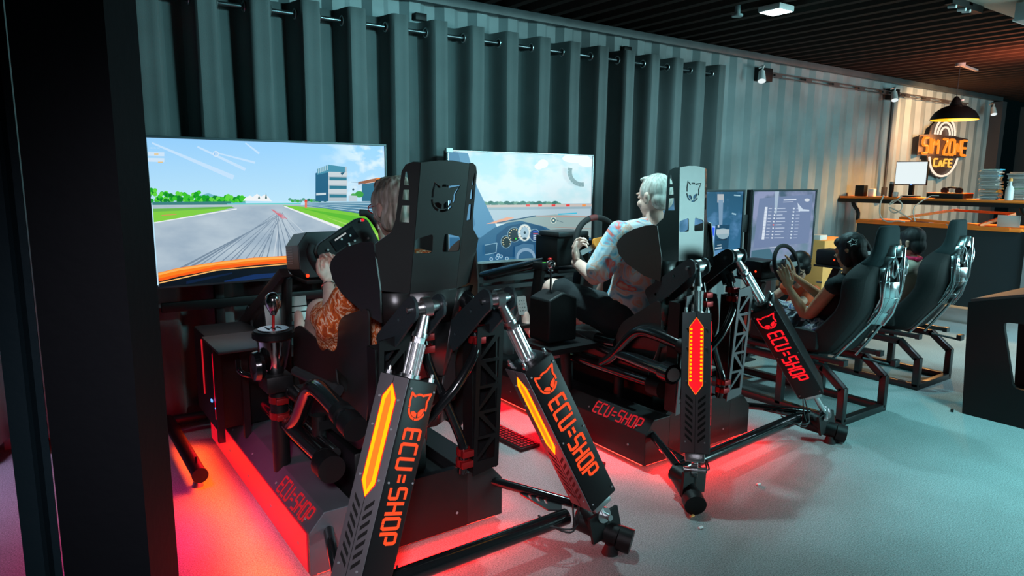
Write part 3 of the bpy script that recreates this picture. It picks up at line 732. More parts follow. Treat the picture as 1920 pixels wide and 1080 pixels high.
def add_seat(root, cx, yb, lean=0.07, wl=1.0, side=None):
    """folded sheet-metal bucket; yb = y of the shoulder line of the back plate"""
    ytop = yb-lean
    def bk(x, z, d=0.0):  # point on the back surface, d forward
        t = (z-1.08)/0.48; return V((cx+x, yb+0.03-(lean+0.03)*t+d, z))
    up = (bk(0, 1.56)-bk(0, 1.08)).normalized()
    O = bk(0, 1.08)
    mx = frame(O, (1, 0, 0), up)     # z points to the viewer side (-y)
    H = 0.485
    out = [(-0.097, 0), (0.097, 0), (0.097, 0.478), (0.03, 0.487), (-0.03, 0.487), (-0.097, 0.478)]
    R = 0.046; em = [(0.004, 0.355)]
    segs, eyes = emblem_paths(R)
    holes = []
    for s_ in segs:
        holes.append([(x+0.004, y+0.352) for x, y in path_ribbon(s_, 0.0085)])
    for e in eyes: holes.append([(x+0.004, y+0.352) for x, y in e])
    holes.append(rounded([(0.020, 0.150), (0.094, 0.150), (0.094, 0.205), (0.024, 0.222)], 0.012))
    holes.append(rounded([(-0.020, 0.150), (-0.094, 0.150), (-0.094, 0.205), (-0.024, 0.222)][::-1], 0.012))
    sp = plate('back_panel', out, holes, 0.006, mx, SEATM, root)
    # head wings, folded forward a little, with three slots
    for sg in (-1, 1):
        fold = math.radians(30)*sg
        wx = V((math.cos(abs(fold))*sg, math.sin(abs(fold)), 0)); ox = O+V((sg*0.097, 0, 0))
        wx = (wx-up*wx.dot(up)).normalized(); zz = wx.cross(up); m2 = M((wx, up, zz)).transposed().to_4x4(); m2.translation = ox
        o2 = [(0, 0), (0.105, 0), (0.135, 0.175), (0.082, 0.222), (0.070, 0.27), (0.062, 0.44), (0.050, 0.465), (0.025, 0.478), (0, 0.478)]
        hs = [[(0.022, 0.262), (0.056, 0.262), (0.052, 0.322), (0.026, 0.325)], [(0.028, 0.342), (0.052, 0.342), (0.050, 0.378), (0.032, 0.380)], [(0.034, 0.395), (0.050, 0.395), (0.048, 0.440), (0.044, 0.442)]]
        plate('head_wing', o2, hs, 0.006, m2, SEATM, root)
        # shoulder wing running forward
        a = ox+wx*0.135; D = V((sg*0.05, 0.31, 0)).normalized(); z0 = 1.08
        m3 = frame(V((a.x, a.y, 0)), D, (0, 0, 1))
        sc3 = lambda q: [(x*wl if x > 0 else x, z) for x, z in q]
        w3 = [(-0.02, 1.262), (0.0, 1.268), (0.06, 1.262), (0.16, 1.238), (0.24, 1.205), (0.285, 1.170), (0.295, 1.145), (0.275, 1.10)]
        plate('shoulder_wing', sc3(w3+[(-0.055, 1.10)]), [], 0.006, m3, SEATM, root)
        plate('shoulder_wing_lower', sc3([(-0.055, 1.10), (0.275, 1.10), (0.21, 1.055), (0.06, 1.0), (-0.055, 0.98)]), [], 0.006, frame(V((a.x-sg*0.004, a.y, 0)), D, (sg*-0.25, 0, 1)) if False else m3, SEATM, root)
    # lower back tapering to the pan
    b = MB()
    lb = lambda x, z, d=0.0: V((cx+x, yb+0.03+(1.08-z)*0.22+d, z))
    W = [(1.08, 0.20), (0.95, 0.175), (0.72, 0.155), (0.50, 0.15)]
    for (za, wa), (zb, wb) in zip(W, W[1:]):
        b.quad([lb(-wa*0.5, za, -0.002), lb(wa*0.5, za, -0.002), lb(wb*0.5, zb), lb(-wb*0.5, zb)])
        for sg in (-1, 1): b.quad([lb(sg*wa*0.5, za, -0.002), lb(sg*wa, za, 0.05), lb(sg*wb, zb, 0.05), lb(sg*wb*0.5, zb)])
    q = b.build('lower_back', SEATM, root, norm=False); so = q.modifiers.new('s', 'SOLIDIFY'); so.thickness = 0.006
    # side plates: hip and thigh bolster seen from the side
    for sg in (-1, 1):
        xx = cx+sg*0.225
        mm_ = frame((xx, 0, 0), (0, 1, 0), (0, 0, 1))
        y0 = yb+0.10
        o3 = [(y0, 1.03), (y0+0.25, 0.955), (y0+0.305, 0.92), (y0+0.335, 0.80), (y0+0.40, 0.775), (y0+0.80, 0.82), (y0+0.90, 0.78), (y0+0.92, 0.60), (y0+0.70, 0.42), (y0+0.10, 0.44), (y0+0.02, 0.70)]
        if side: o3 = [(yb+a_, b_) for a_, b_ in side]
        o3 = rounded(o3, 0.05)
        plate('side_plate', o3, [] if side else [rounded([(y0+0.22, 0.70), (y0+0.36, 0.72), (y0+0.34, 0.65), (y0+0.24, 0.64)], 0.02)], 0.006, mm_, SEATM, root)
    b = MB(); b.box((cx, yb+0.62, 0.50), (0.43, 0.66, 0.03), M.Identity(4)); b.box((cx, yb+0.62, 0.545), (0.38, 0.6, 0.06), bev=0.02)
    b.build('seat_cushion', SEATBK, root)
    b = MB(); b.box((cx, yb+0.14, 0.85), (0.30, 0.05, 0.5), M.Identity(4), bev=0.015); b.build('back_cushion', SEATBK, root)

def clamp(root, c, r=0.034):
    b = MB(); c = V(c); b.cyl(c-V((0, 0, 0.014)), c+V((0, 0, 0.014)), r, seg=24); b.box(c+V((0.0, -r-0.004, 0)), (0.05, 0.02, 0.026), bev=0.002); b.build('tube_clamp', CLAMPM, root)

SEATM = mat('seat_sheet_metal', (0.10, 0.105, 0.105), 0.34, 0.85, bump=0.08, bscale=700)
CLAMPM = mat('red_anodised', (0.30, 0.01, 0.012), 0.4, 0.5)
RAILM2 = mat('base_rail_black', (0.012, 0.012, 0.013), 0.45, bump=0.06, bscale=500, spec=0.3)
RAILM = mat('base_rail_grey', (0.10, 0.11, 0.125), 0.42, 0.3, bump=0.06, bscale=500, var=0.12, vscale=6)

def simulator(tag_label, cx, y0, seat_x, seat_y, TL, TR, BL, BR, azL, azR, led, t1L, t1R, lean=0.07, wl=1.0, side=None):
    root = thing('racing_simulator', tag_label, 'racing simulator', (cx, y0+0.8, 0), 'motion racing simulators')
    # ---- base rails with sloped cheeks
    for sg in (-1, 1):
        prof = [(0.43, 0.03), (0.43, 0.20), (0.37, 0.268), (0.25, 0.268), (0.25, 0.03)]
        b = MB(); mx = frame((cx, y0+0.0, 0), (sg, 0, 0), (0, 0, 1))      # z = x cross y
        if mx.col[2].y < 0: mx = mx @ M.Translation((0, 0, -1.66))
        b.prism(prof, 1.66, mx); rl = b.build('base_rail', RAILM if (led == 'yellow' and sg < 0) else RAILM2, root, smooth=False, bev=0.003)
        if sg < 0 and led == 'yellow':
            b = MB(); b.box((cx-0.4325, y0+0.83, 0.115), (0.004, 1.62, 0.155)); b.build('red_glow_panel', REDSIDE, rl, smooth=False)  # emissive sheet added so the cheek reads as lit red
        nx = V((sg*0.747, 0, 0.665)).normalized(); upv = V((-sg*0.665, 0, 0.747)).normalized()
        if sg < 0:
            b = MB(); o = V((cx+sg*0.425, y0+0.42, 0.208))+nx*0.0012
            text(b, 'ECU=SHOP', frame(o, (0, -1, 0), upv), 0.37, 0.064, 0.68, 0.14, 0.001); b.build('lettering', LETD, rl, smooth=False)
        b = MB()
        for k in range(4):
            o = V((cx+sg*0.425, y0+1.52-k*0.055, 0.214))+nx*0.001
            b.prism([(0, 0), (0.018, 0), (0.045, 0.05), (0.027, 0.05)], 0.001, frame(o, (0, -1, 0), upv))
        b.build('vent_slots', bpy.data.materials['slot_dark'] if 'slot_dark' in bpy.data.materials else mat('slot_dark', (0.002, 0.002, 0.002), 0.8), rl, smooth=False)
        b = MB()
        for k in range(5):
            q = V((cx+sg*0.431, y0+0.12+k*0.36, 0.11)); b.cyl(q, q+V((sg*0.004, 0, 0)), 0.006, seg=8)
            q = V((cx+sg*0.415, y0+0.08+k*0.37, 0.22))+nx*0.0; b.cyl(q, q+nx*0.004, 0.005, seg=8)
        b.build('screws', GREYP, rl)
    # rear cover with cut corners, central tray
    b = MB(); b.prism([(-0.25, 0.03), (0.25, 0.03), (0.25, 0.268), (0.20, 0.30), (-0.20, 0.30), (-0.25, 0.268)], 0.03, frame((cx, y0+0.03, 0), (1, 0, 0), (0, 0, 1)))
    rc = b.build('rear_cover', BLACK, root, smooth=False)
    b = MB()
    for k in range(4): b.cyl((cx-0.12, y0-0.001, 0.06+k*0.06), (cx-0.12, y0+0.003, 0.06+k*0.06), 0.006, seg=10)
    b.cyl((cx+0.2, y0-0.001, 0.10), (cx+0.2, y0+0.003, 0.10), 0.006, seg=10); b.build('screws', GREYP, rc)
    b = MB(); b.box((cx, y0+0.85, 0.14), (0.50, 1.58, 0.16)); b.box((cx, y0+0.55, 0.30), (0.34, 0.7, 0.16), bev=0.02); b.build('centre_tray', BLACK, root)
    # underglow led strips
    b = MB()
    b.box((cx-0.415, y0+0.83, 0.024), (0.012, 1.6, 0.006)); b.box((cx+0.415, y0+0.83, 0.024), (0.012, 1.6, 0.006)); b.box((cx, y0+0.02, 0.024), (0.8, 0.012, 0.006))
    b.build('underglow_strip', GLOWSTRIP, root)
    for px in (-0.36, 0.36):
        for py in (0.12, 1.5):
            b = MB(); b.cyl((cx+px, y0+py, 0), (cx+px, y0+py, 0.035), 0.03); b.build('foot', RUBBER, root)
    # ---- rear outriggers
    BLv, BRv = V(BL), V(BR); zt = 0.125
    tl = V((BLv.x+0.03, BLv.y+0.12, zt)); tr = V((BRv.x-0.09, BRv.y+0.12, zt))
    b = MB(); b.cyl(tl, tr, 0.033, seg=28); b.build('rear_cross_tube', GLOSS, root)
    for P_, sg, tt in ((BLv, -1, tl), (BRv, 1, tr)):
        hub = V((P_.x, P_.y, 0.0))
        b = MB()
        b.cyl(V((P_.x+sg*0.055, P_.y-0.04, 0.065)), V((P_.x-sg*0.03, P_.y+0.12, 0.10)), 0.045, seg=20)
        b.cyl(V((P_.x+sg*0.085, P_.y-0.085, 0.052)), V((P_.x+sg*0.055, P_.y-0.04, 0.062)), 0.05, seg=20)
        for d in (-0.035, 0.035):
            b.bar(V((P_.x+d, P_.y, 0.17)), V((P_.x+d+sg*0.02, P_.y-0.01, 0.06)), 0.014, 0.085, up=(1, 0, 0))
        b.cyl(V((P_.x, P_.y+0.12, 0.12)), V((P_.x, P_.y, 0.10)), 0.042, seg=20)
        b.build('swivel_foot', BLACK, root)
        b = MB(); b.cyl((P_.x+sg*0.02, P_.y-0.03, 0), (P_.x+sg*0.02, P_.y-0.03, 0.04), 0.035, 0.02); b.build('foot', RUBBER, root)
        # radius arm to the base
        s0 = V((cx+sg*0.33, y0+0.10, 0.20)); 
        b = MB(); b.cyl(s0, V((P_.x, P_.y+0.10, 0.15)), 0.02, seg=16)
        b.build('radius_arm', GLOSS, root)
        dd = (V((P_.x, P_.y+0.10, 0.15))-s0); dn = dd.normalized(); e2 = V((0, 0, 1)).cross(dn).normalized()*(1 if sg < 0 else -1)
        pm = frame(s0+dd*0.42+V((0, 0, -0.012)), dn, e2 if e2.y < 0 else -e2)
        plate('arm_gusset', [(0, 0.0), (0.20, 0.0), (0.22, 0.06), (0.17, 0.09), (0.03, 0.03)], [[(0.05+k*0.035, 0.012), (0.062+k*0.035, 0.012), (0.085+k*0.035, 0.045), (0.073+k*0.035, 0.045)] for k in range(3)], 0.006, pm, SATIN, root)
        # loose cable loop at the joint
        b = MB(); q = V((P_.x-sg*0.06, P_.y+0.06, 0.16))
        b.tube([q+V((0, 0.05, 0.10)), q+V((-sg*0.03, 0.02, 0.0)), q+V((-sg*0.05, -0.03, -0.06)), q+V((-sg*0.11, 0.0, -0.05)), q+V((-sg*0.16, 0.08, 0.0))], 0.004, 8, 2)
        b.tube([q+V((0.01, 0.05, 0.10)), q+V((-sg*0.01, 0.0, 0.0)), q+V((-sg*0.07, -0.05, -0.04)), q+V((-sg*0.15, 0.04, -0.03))], 0.004, 8, 2)
        b.build('cable_loop', WIREB, root)
    # ---- rear uprights: lattice towers
    for sg in (-1, 1):
        tx = seat_x+sg*0.20; ty = 2.20 if cx > 2 else 2.17
        tri = []
        for k in range(5):
            z = 0.06+k*0.105
            if k % 2 == 0: tri += [[(-0.042, z), (0.040, z), (0.040, z+0.085)], [(-0.042, z+0.018), (-0.042, z+0.092), (0.02, z+0.092)]]
            else: tri += [[(0.042, z), (-0.040, z), (-0.040, z+0.085)], [(0.042, z+0.018), (0.042, z+0.092), (-0.02, z+0.092)]]
        mx = frame((tx, ty, 0.33), (1, 0, 0), (0, -0.06, 1))
        plate('lattice_tower', [(-0.06, 0), (0.06, 0.02), (0.06, 0.63), (-0.06, 0.61)], tri, 0.006, mx, FACEGREY if led != 'yellow' else BLACK, root)
        b = MB(); b.box((tx, ty+0.075, 0.62), (0.10, 0.006, 0.56)); b.box((tx-0.055, ty+0.04, 0.62), (0.006, 0.07, 0.56)); b.box((tx+0.055, ty+0.04, 0.62), (0.006, 0.07, 0.56)); b.build('tower_box', BLACK, root)
    # crossing tubes behind the seat
    dy = 0.0 if cx < 2 else 0.04
    def rt(*p): return [V((seat_x+x, 2.15+dy+y, z)) for x, y, z in p]
    b = MB(); b.tube(rt((0.16, 0.05, 0.98), (0.158, 0.03, 0.90), (0.15, 0.0, 0.845), (0.055, -0.02, 0.734), (-0.015, 0, 0.653), (-0.09, 0.04, 0.56), (-0.10, 0.10, 0.48)), 0.019, 14, 2); b.build('brace_tube', GLOSS, root)
    b = MB(); b.tube(rt((-0.062, 0.05, 0.98), (-0.063, 0.03, 0.90), (-0.064, 0.02, 0.856), (-0.032, 0.025, 0.769), (0.02, 0.028, 0.667), (0.082, 0.02, 0.516), (0.092, 0.0, 0.459), (0.092, 0.02, 0.36)), 0.019, 14, 2); b.build('brace_tube', GLOSS, root)
    for p in ((0.16, 0.04, 0.93), (0.158, 0.03, 0.885), (0.092, 0.01, 0.45), (0.092, 0.015, 0.405), (-0.062, 0.035, 0.925), (-0.063, 0.03, 0.88)):
        q = rt(p)[0]; clamp(root, q, 0.027)
    b = MB(); b.tube(rt((0.16, 0.05, 0.96), (0.165, 0.08, 1.02), (0.15, 0.14, 1.05), (0.05, 0.22, 1.03)), 0.034, 14, 2); b.build('roll_tube', GLOSS, root)
    b = MB(); b.cyl((cx-0.24, y0+0.4, 0.24), (cx-0.24, y0+0.4, 0.5), 0.03); b.cyl((cx+0.24, y0+0.4, 0.24), (cx+0.24, y0+0.4, 0.5), 0.03); b.box((cx, y0+0.4, 0.46), (0.5, 0.06, 0.04)); b.build('seat_mount', BLACK, root)
    # glossy side frame loops on the left
    xs = cx-0.345
    b = MB(); b.cyl((xs, y0+0.78, 0.455), (xs, y0+0.06, 0.455), 0.034, seg=24); b.build('side_tube', GLOSS, root)
    b = MB(); b.cyl((xs, y0+0.05, 0.44), (xs, y0-0.03, 0.44), 0.052, seg=24); b.cyl((xs, y0+0.06, 0.45), (xs, y0+0.05, 0.45), 0.045); b.build('tube_end_boss', PLAST, root)
    b = MB(); b.tube([(xs, y0+0.42, 0.47), (xs, y0+0.34, 0.52), (xs, y0+0.22, 0.66), (xs, y0+0.14, 0.715), (xs, y0+0.02, 0.715), (xs, y0-0.20, 0.68)], 0.034, 20, 2); b.build('side_loop_tube', GLOSS, root)
    b = MB(); b.cyl((xs, y0-0.205, 0.68), (xs, y0-0.27, 0.67), 0.044, seg=24); b.cyl((xs, y0-0.13, 0.69), (xs, y0-0.17, 0.685), 0.042, seg=24); b.build('tube_end_boss', PLAST, root)
    b = MB(); b.cyl((xs+0.02, y0+0.50, 0.60), (xs+0.02, y0+0.34, 0.60), 0.03, seg=20); b.cyl((xs+0.10, y0+0.9, 0.40), (xs+0.10, y0+0.2, 0.40), 0.022, seg=16); b.build('side_tube', GLOSS, root)
    # ---- seat
    add_seat(root, seat_x, seat_y, lean, wl, side)
    # actuator brackets
    for T_, sg in ((TL, -1), (TR, 1)):
        T_ = V(T_)
        for d in (-0.052, 0.052):
            m_ = frame((T_.x+d, 0, 0), (0, 1, 0), (0, 0, 1))
            yy, zz = T_.y, T_.z
            o = [(yy-0.035, zz-0.005), (yy-0.025, zz+0.03), (yy+0.005, zz+0.042), (yy+0.035, zz+0.028), (yy+0.30, zz-0.155), (yy+0.235, zz-0.245), (yy-0.005, zz-0.045), (yy-0.03, zz-0.03)]
            plate('clevis_plate', rounded(o, 0.03), [[(yy+0.10+0.008*math.cos(a), zz-0.055+0.008*math.sin(a)) for a in [k*PI/4 for k in range(8)]], [(yy+0.215+0.008*math.cos(a), zz-0.165+0.008*math.sin(a)) for a in [k*PI/4 for k in range(8)]]], 0.010, m_, BRACKM, root)
        b = MB(); b.box((T_.x, T_.y+0.22, T_.z-0.15), (0.10, 0.06, 0.06)); b.build('bracket_spacer', BLACK, root)
    pass; actuator(root, TL, BL, azL, t1L-0.655, t1L, 0.135, led, (1, -0.5, 0), FACEGREY)
    actuator(root, TR, BR, azR, t1R-0.655, t1R, 0.135, led, (0, -1, 0) if led == 'yellow' else (-0.6, -1, 0), FACEGREY)
    return root
BRACKM = mat('bracket_plate', (0.02, 0.033, 0.038), 0.5, 0.1, bump=0.15, bscale=300)

S1 = simulator('nearest black motion racing simulator with yellow light bars, driven by the grey-haired person',
          1.17, 2.33, 1.207, 2.19, (1.062, 2.0, 1.07), (1.353, 2.0, 1.07), (0.725, 1.88, 0.14), (1.79, 1.89, 0.16), 252, 272, 'yellow', 0.755, 0.75)
S2 = simulator('second black motion racing simulator with red light bars, driven by the white-haired person',
          2.92, 2.33, 2.817, 2.34, (2.669, 2.2, 1.075), (2.957, 2.2, 1.11), (2.42, 1.95, 0.17), (3.66, 2.04, 0.17), 231, 323, 'red', 0.73, 0.86, -0.05, 0.78,
          [(0.02, 0.90), (0.30, 0.72), (0.345, 0.60), (0.45, 0.56), (0.80, 0.62), (0.92, 0.60), (0.92, 0.50), (0.75, 0.42), (0.10, 0.44), (0.0, 0.70)])

def beam(root, name, a, b_, wd, h, m=BLACK):
    q = MB(); q.bar(a, b_, wd, h, bev=0.003); return q.build(name, m, root)

# ---- front end of simulator one
def front_one(root):
    beam(root, 'wheel_deck', (1.20, 3.18, 1.00), (1.20, 3.62, 1.00), 0.30, 0.02)
    for sx in (-0.17, 0.17):
        beam(root, 'wheel_upright', (1.20+sx, 3.55, 0.24), (1.20+sx, 3.42, 1.0), 0.03, 0.08)
    for sx in (-0.30, 0.27):
        beam(root, 'wheel_strut', (1.20+sx, 3.88, 0.66), (1.20+sx*0.6, 3.42, 1.02), 0.05, 0.05, mat('strut_dark', (0.05, 0.035, 0.035), 0.4))
    b = MB(); b.box((1.17, 3.9, 0.24), (0.6, 0.16, 0.05)); b.box((1.17, 3.88, 0.62), (0.62, 0.04, 0.05), bev=0.004); b.box((0.88, 3.88, 0.44), (0.04, 0.04, 0.4)); b.box((1.46, 3.88, 0.44), (0.04, 0.04, 0.4)); b.build('front_frame', BLACK, root)
    # perforated side plate going up at the front left
    plate('front_side_plate', [(3.60, 0.28), (3.70, 0.28), (3.86, 0.76), (3.80, 0.80), (3.77, 0.78)], [[(3.70+k*0.035+0.012*math.cos(a), 0.42+k*0.10+0.014*math.sin(a)) for a in [j*PI/4 for j in range(8)]] for k in range(3)], 0.012, frame((0.93, 0, 0), (0, 1, 0), (0, 0, 1)), SATIN, root)
    # direct drive wheel base: octagonal box
    ax = V((0, -1, 0.12)).normalized(); c = V((1.175, 3.34, 1.115))
    m_ = frame(c, (1, 0, 0), V((0, 0.12, 1)))
    b = MB(); b.prism([(-0.145, -0.07), (-0.145, 0.045), (-0.10, 0.105), (0.10, 0.105), (0.145, 0.045), (0.145, -0.07), (0.11, -0.115), (-0.11, -0.115)], 0.20, m_ @ M.Translation((0, 0, -0.08)))
    wb = b.build('wheel_base', SATIN, root, smooth=False, bev=0.004)
    b = MB()
    for k in range(7): b.box((0, 0, 0), (0.29+0.002, 0.006, 0.10), m_ @ M.Translation((0, 0.0-k*0.012+0.03, -0.02)))
    b.build('cooling_fins', GREYP, wb)
    b = MB(); b.ell(V((1.062, 3.20, 1.028)), (0.009, 0.006, 0.009)); b.build('power_light', REDDOT, wb)
    b = MB(); b.cyl(c, c+ax*0.34, 0.03); b.build('wheel_shaft', PLAST, wb)
    # formula-style wheel, turned
    wc = V((1.190, 2.99, 1.170)); rot = math.radians(30)
    n = V((0, -1, 0.12)).normalized(); x = V((math.cos(rot), 0, math.sin(rot))); x = (x-n*x.dot(n)).normalized(); y = n.cross(x)
    wm_ = frame(wc, x, y) @ M.Scale(1.15, 4)
    o = rounded([(-0.10, 0.085), (0.10, 0.085), (0.128, 0.06), (0.118, -0.07), (0.06, -0.095), (-0.06, -0.095), (-0.118, -0.07), (-0.128, 0.06)], 0.02)
    b = MB(); b.prism(o, 0.028, wm_ @ M.Translation((0, 0, -0.014))); sw = b.build('steering_wheel', PLAST, root, bev=0.003)
    for sg in (-1, 1):
        b = MB(); b.tube([wm_ @ V(p) for p in ((sg*0.12, 0.095, 0), (sg*0.150, 0.075, 0.005), (sg*0.155, 0.0, 0.008), (sg*0.145, -0.075, 0.005), (sg*0.10, -0.09, 0))], 0.017, 12, 2); b.build('grip', RUBBER, sw)
    b = MB(); b.box((0, 0.045, 0.016), (0.11, 0.05, 0.003), wm_); b.build('display', mat('dark_display', (0.01, 0.012, 0.014), 0.15), sw)
    b = MB(); b.box((-0.01, 0.062, 0.0185), (0.055, 0.006, 0.001), wm_)
    b.build('shift_light_bar', glow('pale_bar', (0.5, 0.55, 0.55), 0.8), sw)
    b = MB(); b.tube([wm_ @ V((-0.03+0.016*math.cos(a*PI/8), -0.02+0.016*math.sin(a*PI/8), 0.02)) for a in range(16)], 0.004, 8, closed=True); b.build('rotary_knob', CLAMPM2, sw)
    b = MB(); b.cyl(wm_ @ V((0.105, 0.068, 0.014)), wm_ @ V((0.105, 0.068, 0.024)), 0.007); b.build('button', LETR, sw)
    random.seed(11); b = MB()
    for k in range(16):
        q = (random.uniform(-0.10, 0.10), random.uniform(-0.075, 0.075))
        b.cyl(wm_ @ V((q[0], q[1], 0.013)), wm_ @ V((q[0], q[1], 0.022)), 0.005, seg=10)
    b.build('switches', STEEL, sw)
    b = MB(); b.tube([(1.20, 3.05, 1.06), (1.28, 3.0, 0.98), (1.32, 3.05, 0.94), (1.34, 3.2, 0.95)], 0.005, 8, 2); b.build('cable', WIREB, root)
    # pedals
    b = MB(); b.box((1.12, 3.60, 0.56), (0.52, 0.24, 0.02), frame((0, 0, 0), (1, 0, 0), (0, 1, 0)), bev=0.003); b.box((1.12, 3.60, 0.40), (0.06, 0.06, 0.32)); b.build('pedal_deck', BLACK, root)
    for px, w_, pz, slots in ((0.995, 0.075, 0.77, 0), (1.13, 0.095, 0.80, 2), (1.33, 0.06, 0.77, 0)):
        m_ = frame((px, 3.58, pz), (1, 0, 0), (0, 0.25, 1))
        hh = 0.13
        b = MB(); b.box((0, 0, 0), (w_, hh, 0.006), m_, bev=0.002)
        pd = b.build('pedal', STEELP, root)
        b = MB()
        for k in range(slots): b.box((0, 0.012-k*0.03, 0.004), (w_*0.98, 0.007, 0.003), m_)
        if slots: b.build('pedal_groove', PLAST, pd)
        else: b.bm.free()
        b = MB(); b.bar((px, 3.60, pz-0.05), (px, 3.64, 0.57), 0.02, 0.03); b.build('pedal_arm', STEELP, pd)
    # shifter: chrome bowl, gate plate, red stem, ball knob
    sx_, sy_ = 0.795, 2.86
    b = MB(); b.lathe([(0.030, 0.67), (0.045, 0.70), (0.062, 0.77), (0.070, 0.825), (0.066, 0.83)], M.Translation((sx_, sy_, 0))); sh = b.build('shifter_housing', CHROME, root)
    b = MB(); b.lathe([(0.072, 0.822), (0.086, 0.832), (0.086, 0.852), (0.078, 0.862), (0.060, 0.864)], M.Translation((sx_, sy_, 0))); b.build('shifter_collar', PLAST, sh)
    b = MB(); b.lathe([(0.062, 0.8645), (0.062, 0.868)], M.Translation((sx_, sy_, 0))); b.build('gate_plate', STEEL, sh)
    b = MB()
    for k in (-0.024, 0, 0.024): b.box((sx_+k, sy_, 0.8686), (0.007, 0.06, 0.0012))
    b.box((sx_, sy_, 0.8688), (0.055, 0.007, 0.0012)); b.build('gate_slots', bpy.data.materials['slot_dark'], sh)
    b = MB(); b.cyl((sx_, sy_, 0.86), (sx_+0.004, sy_, 0.945), 0.006); b.build('shifter_stem', CLAMPM2, sh)
    b = MB(); b.lathe([(0.012, 0.925), (0.018, 0.94), (0.030, 0.962), (0.033, 0.985), (0.028, 1.005), (0.015, 1.017), (0.002, 1.02)], M.Translation((sx_+0.004, sy_, 0))); b.build('shifter_knob', CHROME, sh)
    b = MB(); b.box((sx_, sy_, 0.64), (0.11, 0.14, 0.07), bev=0.006); b.cyl((sx_+0.01, sy_, 0.62), (sx_+0.01, sy_, 0.24), 0.036); b.build('shifter_mount', BLACK, root)
    for z in (0.56, 0.49): clamp(root, (sx_+0.01, sy_, z), 0.042)
    b = MB(); b.lathe([(0.02, -0.03), (0.06, -0.02), (0.065, 0.0), (0.05, 0.02), (0.02, 0.025)], frame((sx_-0.075, sy_-0.02, 0.72), (0, 1, 0), (0, 0, 1))); b.build('motor_cover', GLOSS, root)
    b = MB(); b.cyl((sx_+0.05, sy_-0.1, 0.70), (sx_+0.14, sy_-0.3, 0.66), 0.02); b.cyl((sx_+0.14, sy_-0.3, 0.66), (sx_+0.15, sy_-0.33, 0.655), 0.026); b.build('handbrake_lever', SATIN, root)
    beam(root, 'shifter_arm', (sx_+0.02, 2.80, 0.60), (1.0, 2.80, 0.60), 0.04, 0.04)
CLAMPM2 = mat('bright_red_metal', (0.65, 0.02, 0.02), 0.35, 0.4)
STEELP = mat('matt_alloy', (0.50, 0.52, 0.50), 0.5, 0.35, bump=0.1, bscale=200)
front_one(S1)

# tray table with the lit computer case underneath, left of simulator one
t = thing('side_tray', 'small black tray table on an arm beside the nearest simulator, above a red-lit computer', 'tray', (0.72, 3.1, 0))
b = MB(); b.box((0.72, 3.16, 0.757), (0.24, 0.34, 0.012), bev=0.003); b.build('tray_top', SATIN, t)
b = MB(); b.bar((0.72, 3.16, 0.735), (0.90, 3.30, 0.735), 0.05, 0.03); b.box((0.66, 3.33, 0.49), (0.03, 0.03, 0.5)); b.box((0.78, 3.33, 0.49), (0.03, 0.03, 0.5)); b.build('bracket', BLACK, t)
b = MB(); b.tube([(0.69, 3.05, 0.70), (0.68, 3.0, 0.66), (0.74, 3.0, 0.63), (0.80, 3.02, 0.65)], 0.012, 10, 2); b.build('cable_hook', GLOSS, t)
t = thing('computer_case', 'black computer case with a red light strip and small blue light, under the tray', 'computer', (0.78, 3.45, 0.27))
b = MB(); b.box((0.78, 3.60, 0.50), (0.26, 0.42, 0.44), bev=0.01); b.build('case', PLAST, t)
b = MB(); b.prism([(-0.002, 0.34), (0.016, 0.32), (0.028, 0.36), (0.028, 0.62), (0.018, 0.70), (-0.002, 0.66)], 0.012, frame((0.652, 3.385, 0), (1, 0, 0), (0, 0, 1))); b.build('light_strip', REDPAN, t)
b = MB(); b.box((0.648, 3.60, 0.55), (0.006, 0.012, 0.28)); b.build('light_strip', LETD, t)
b = MB(); b.box((0.66, 3.378, 0.395), (0.024, 0.006, 0.012), bev=0.003); b.box((0.640, 3.40, 0.43), (0.006, 0.02, 0.012)); b.build('blue_light', BLUEL, t)

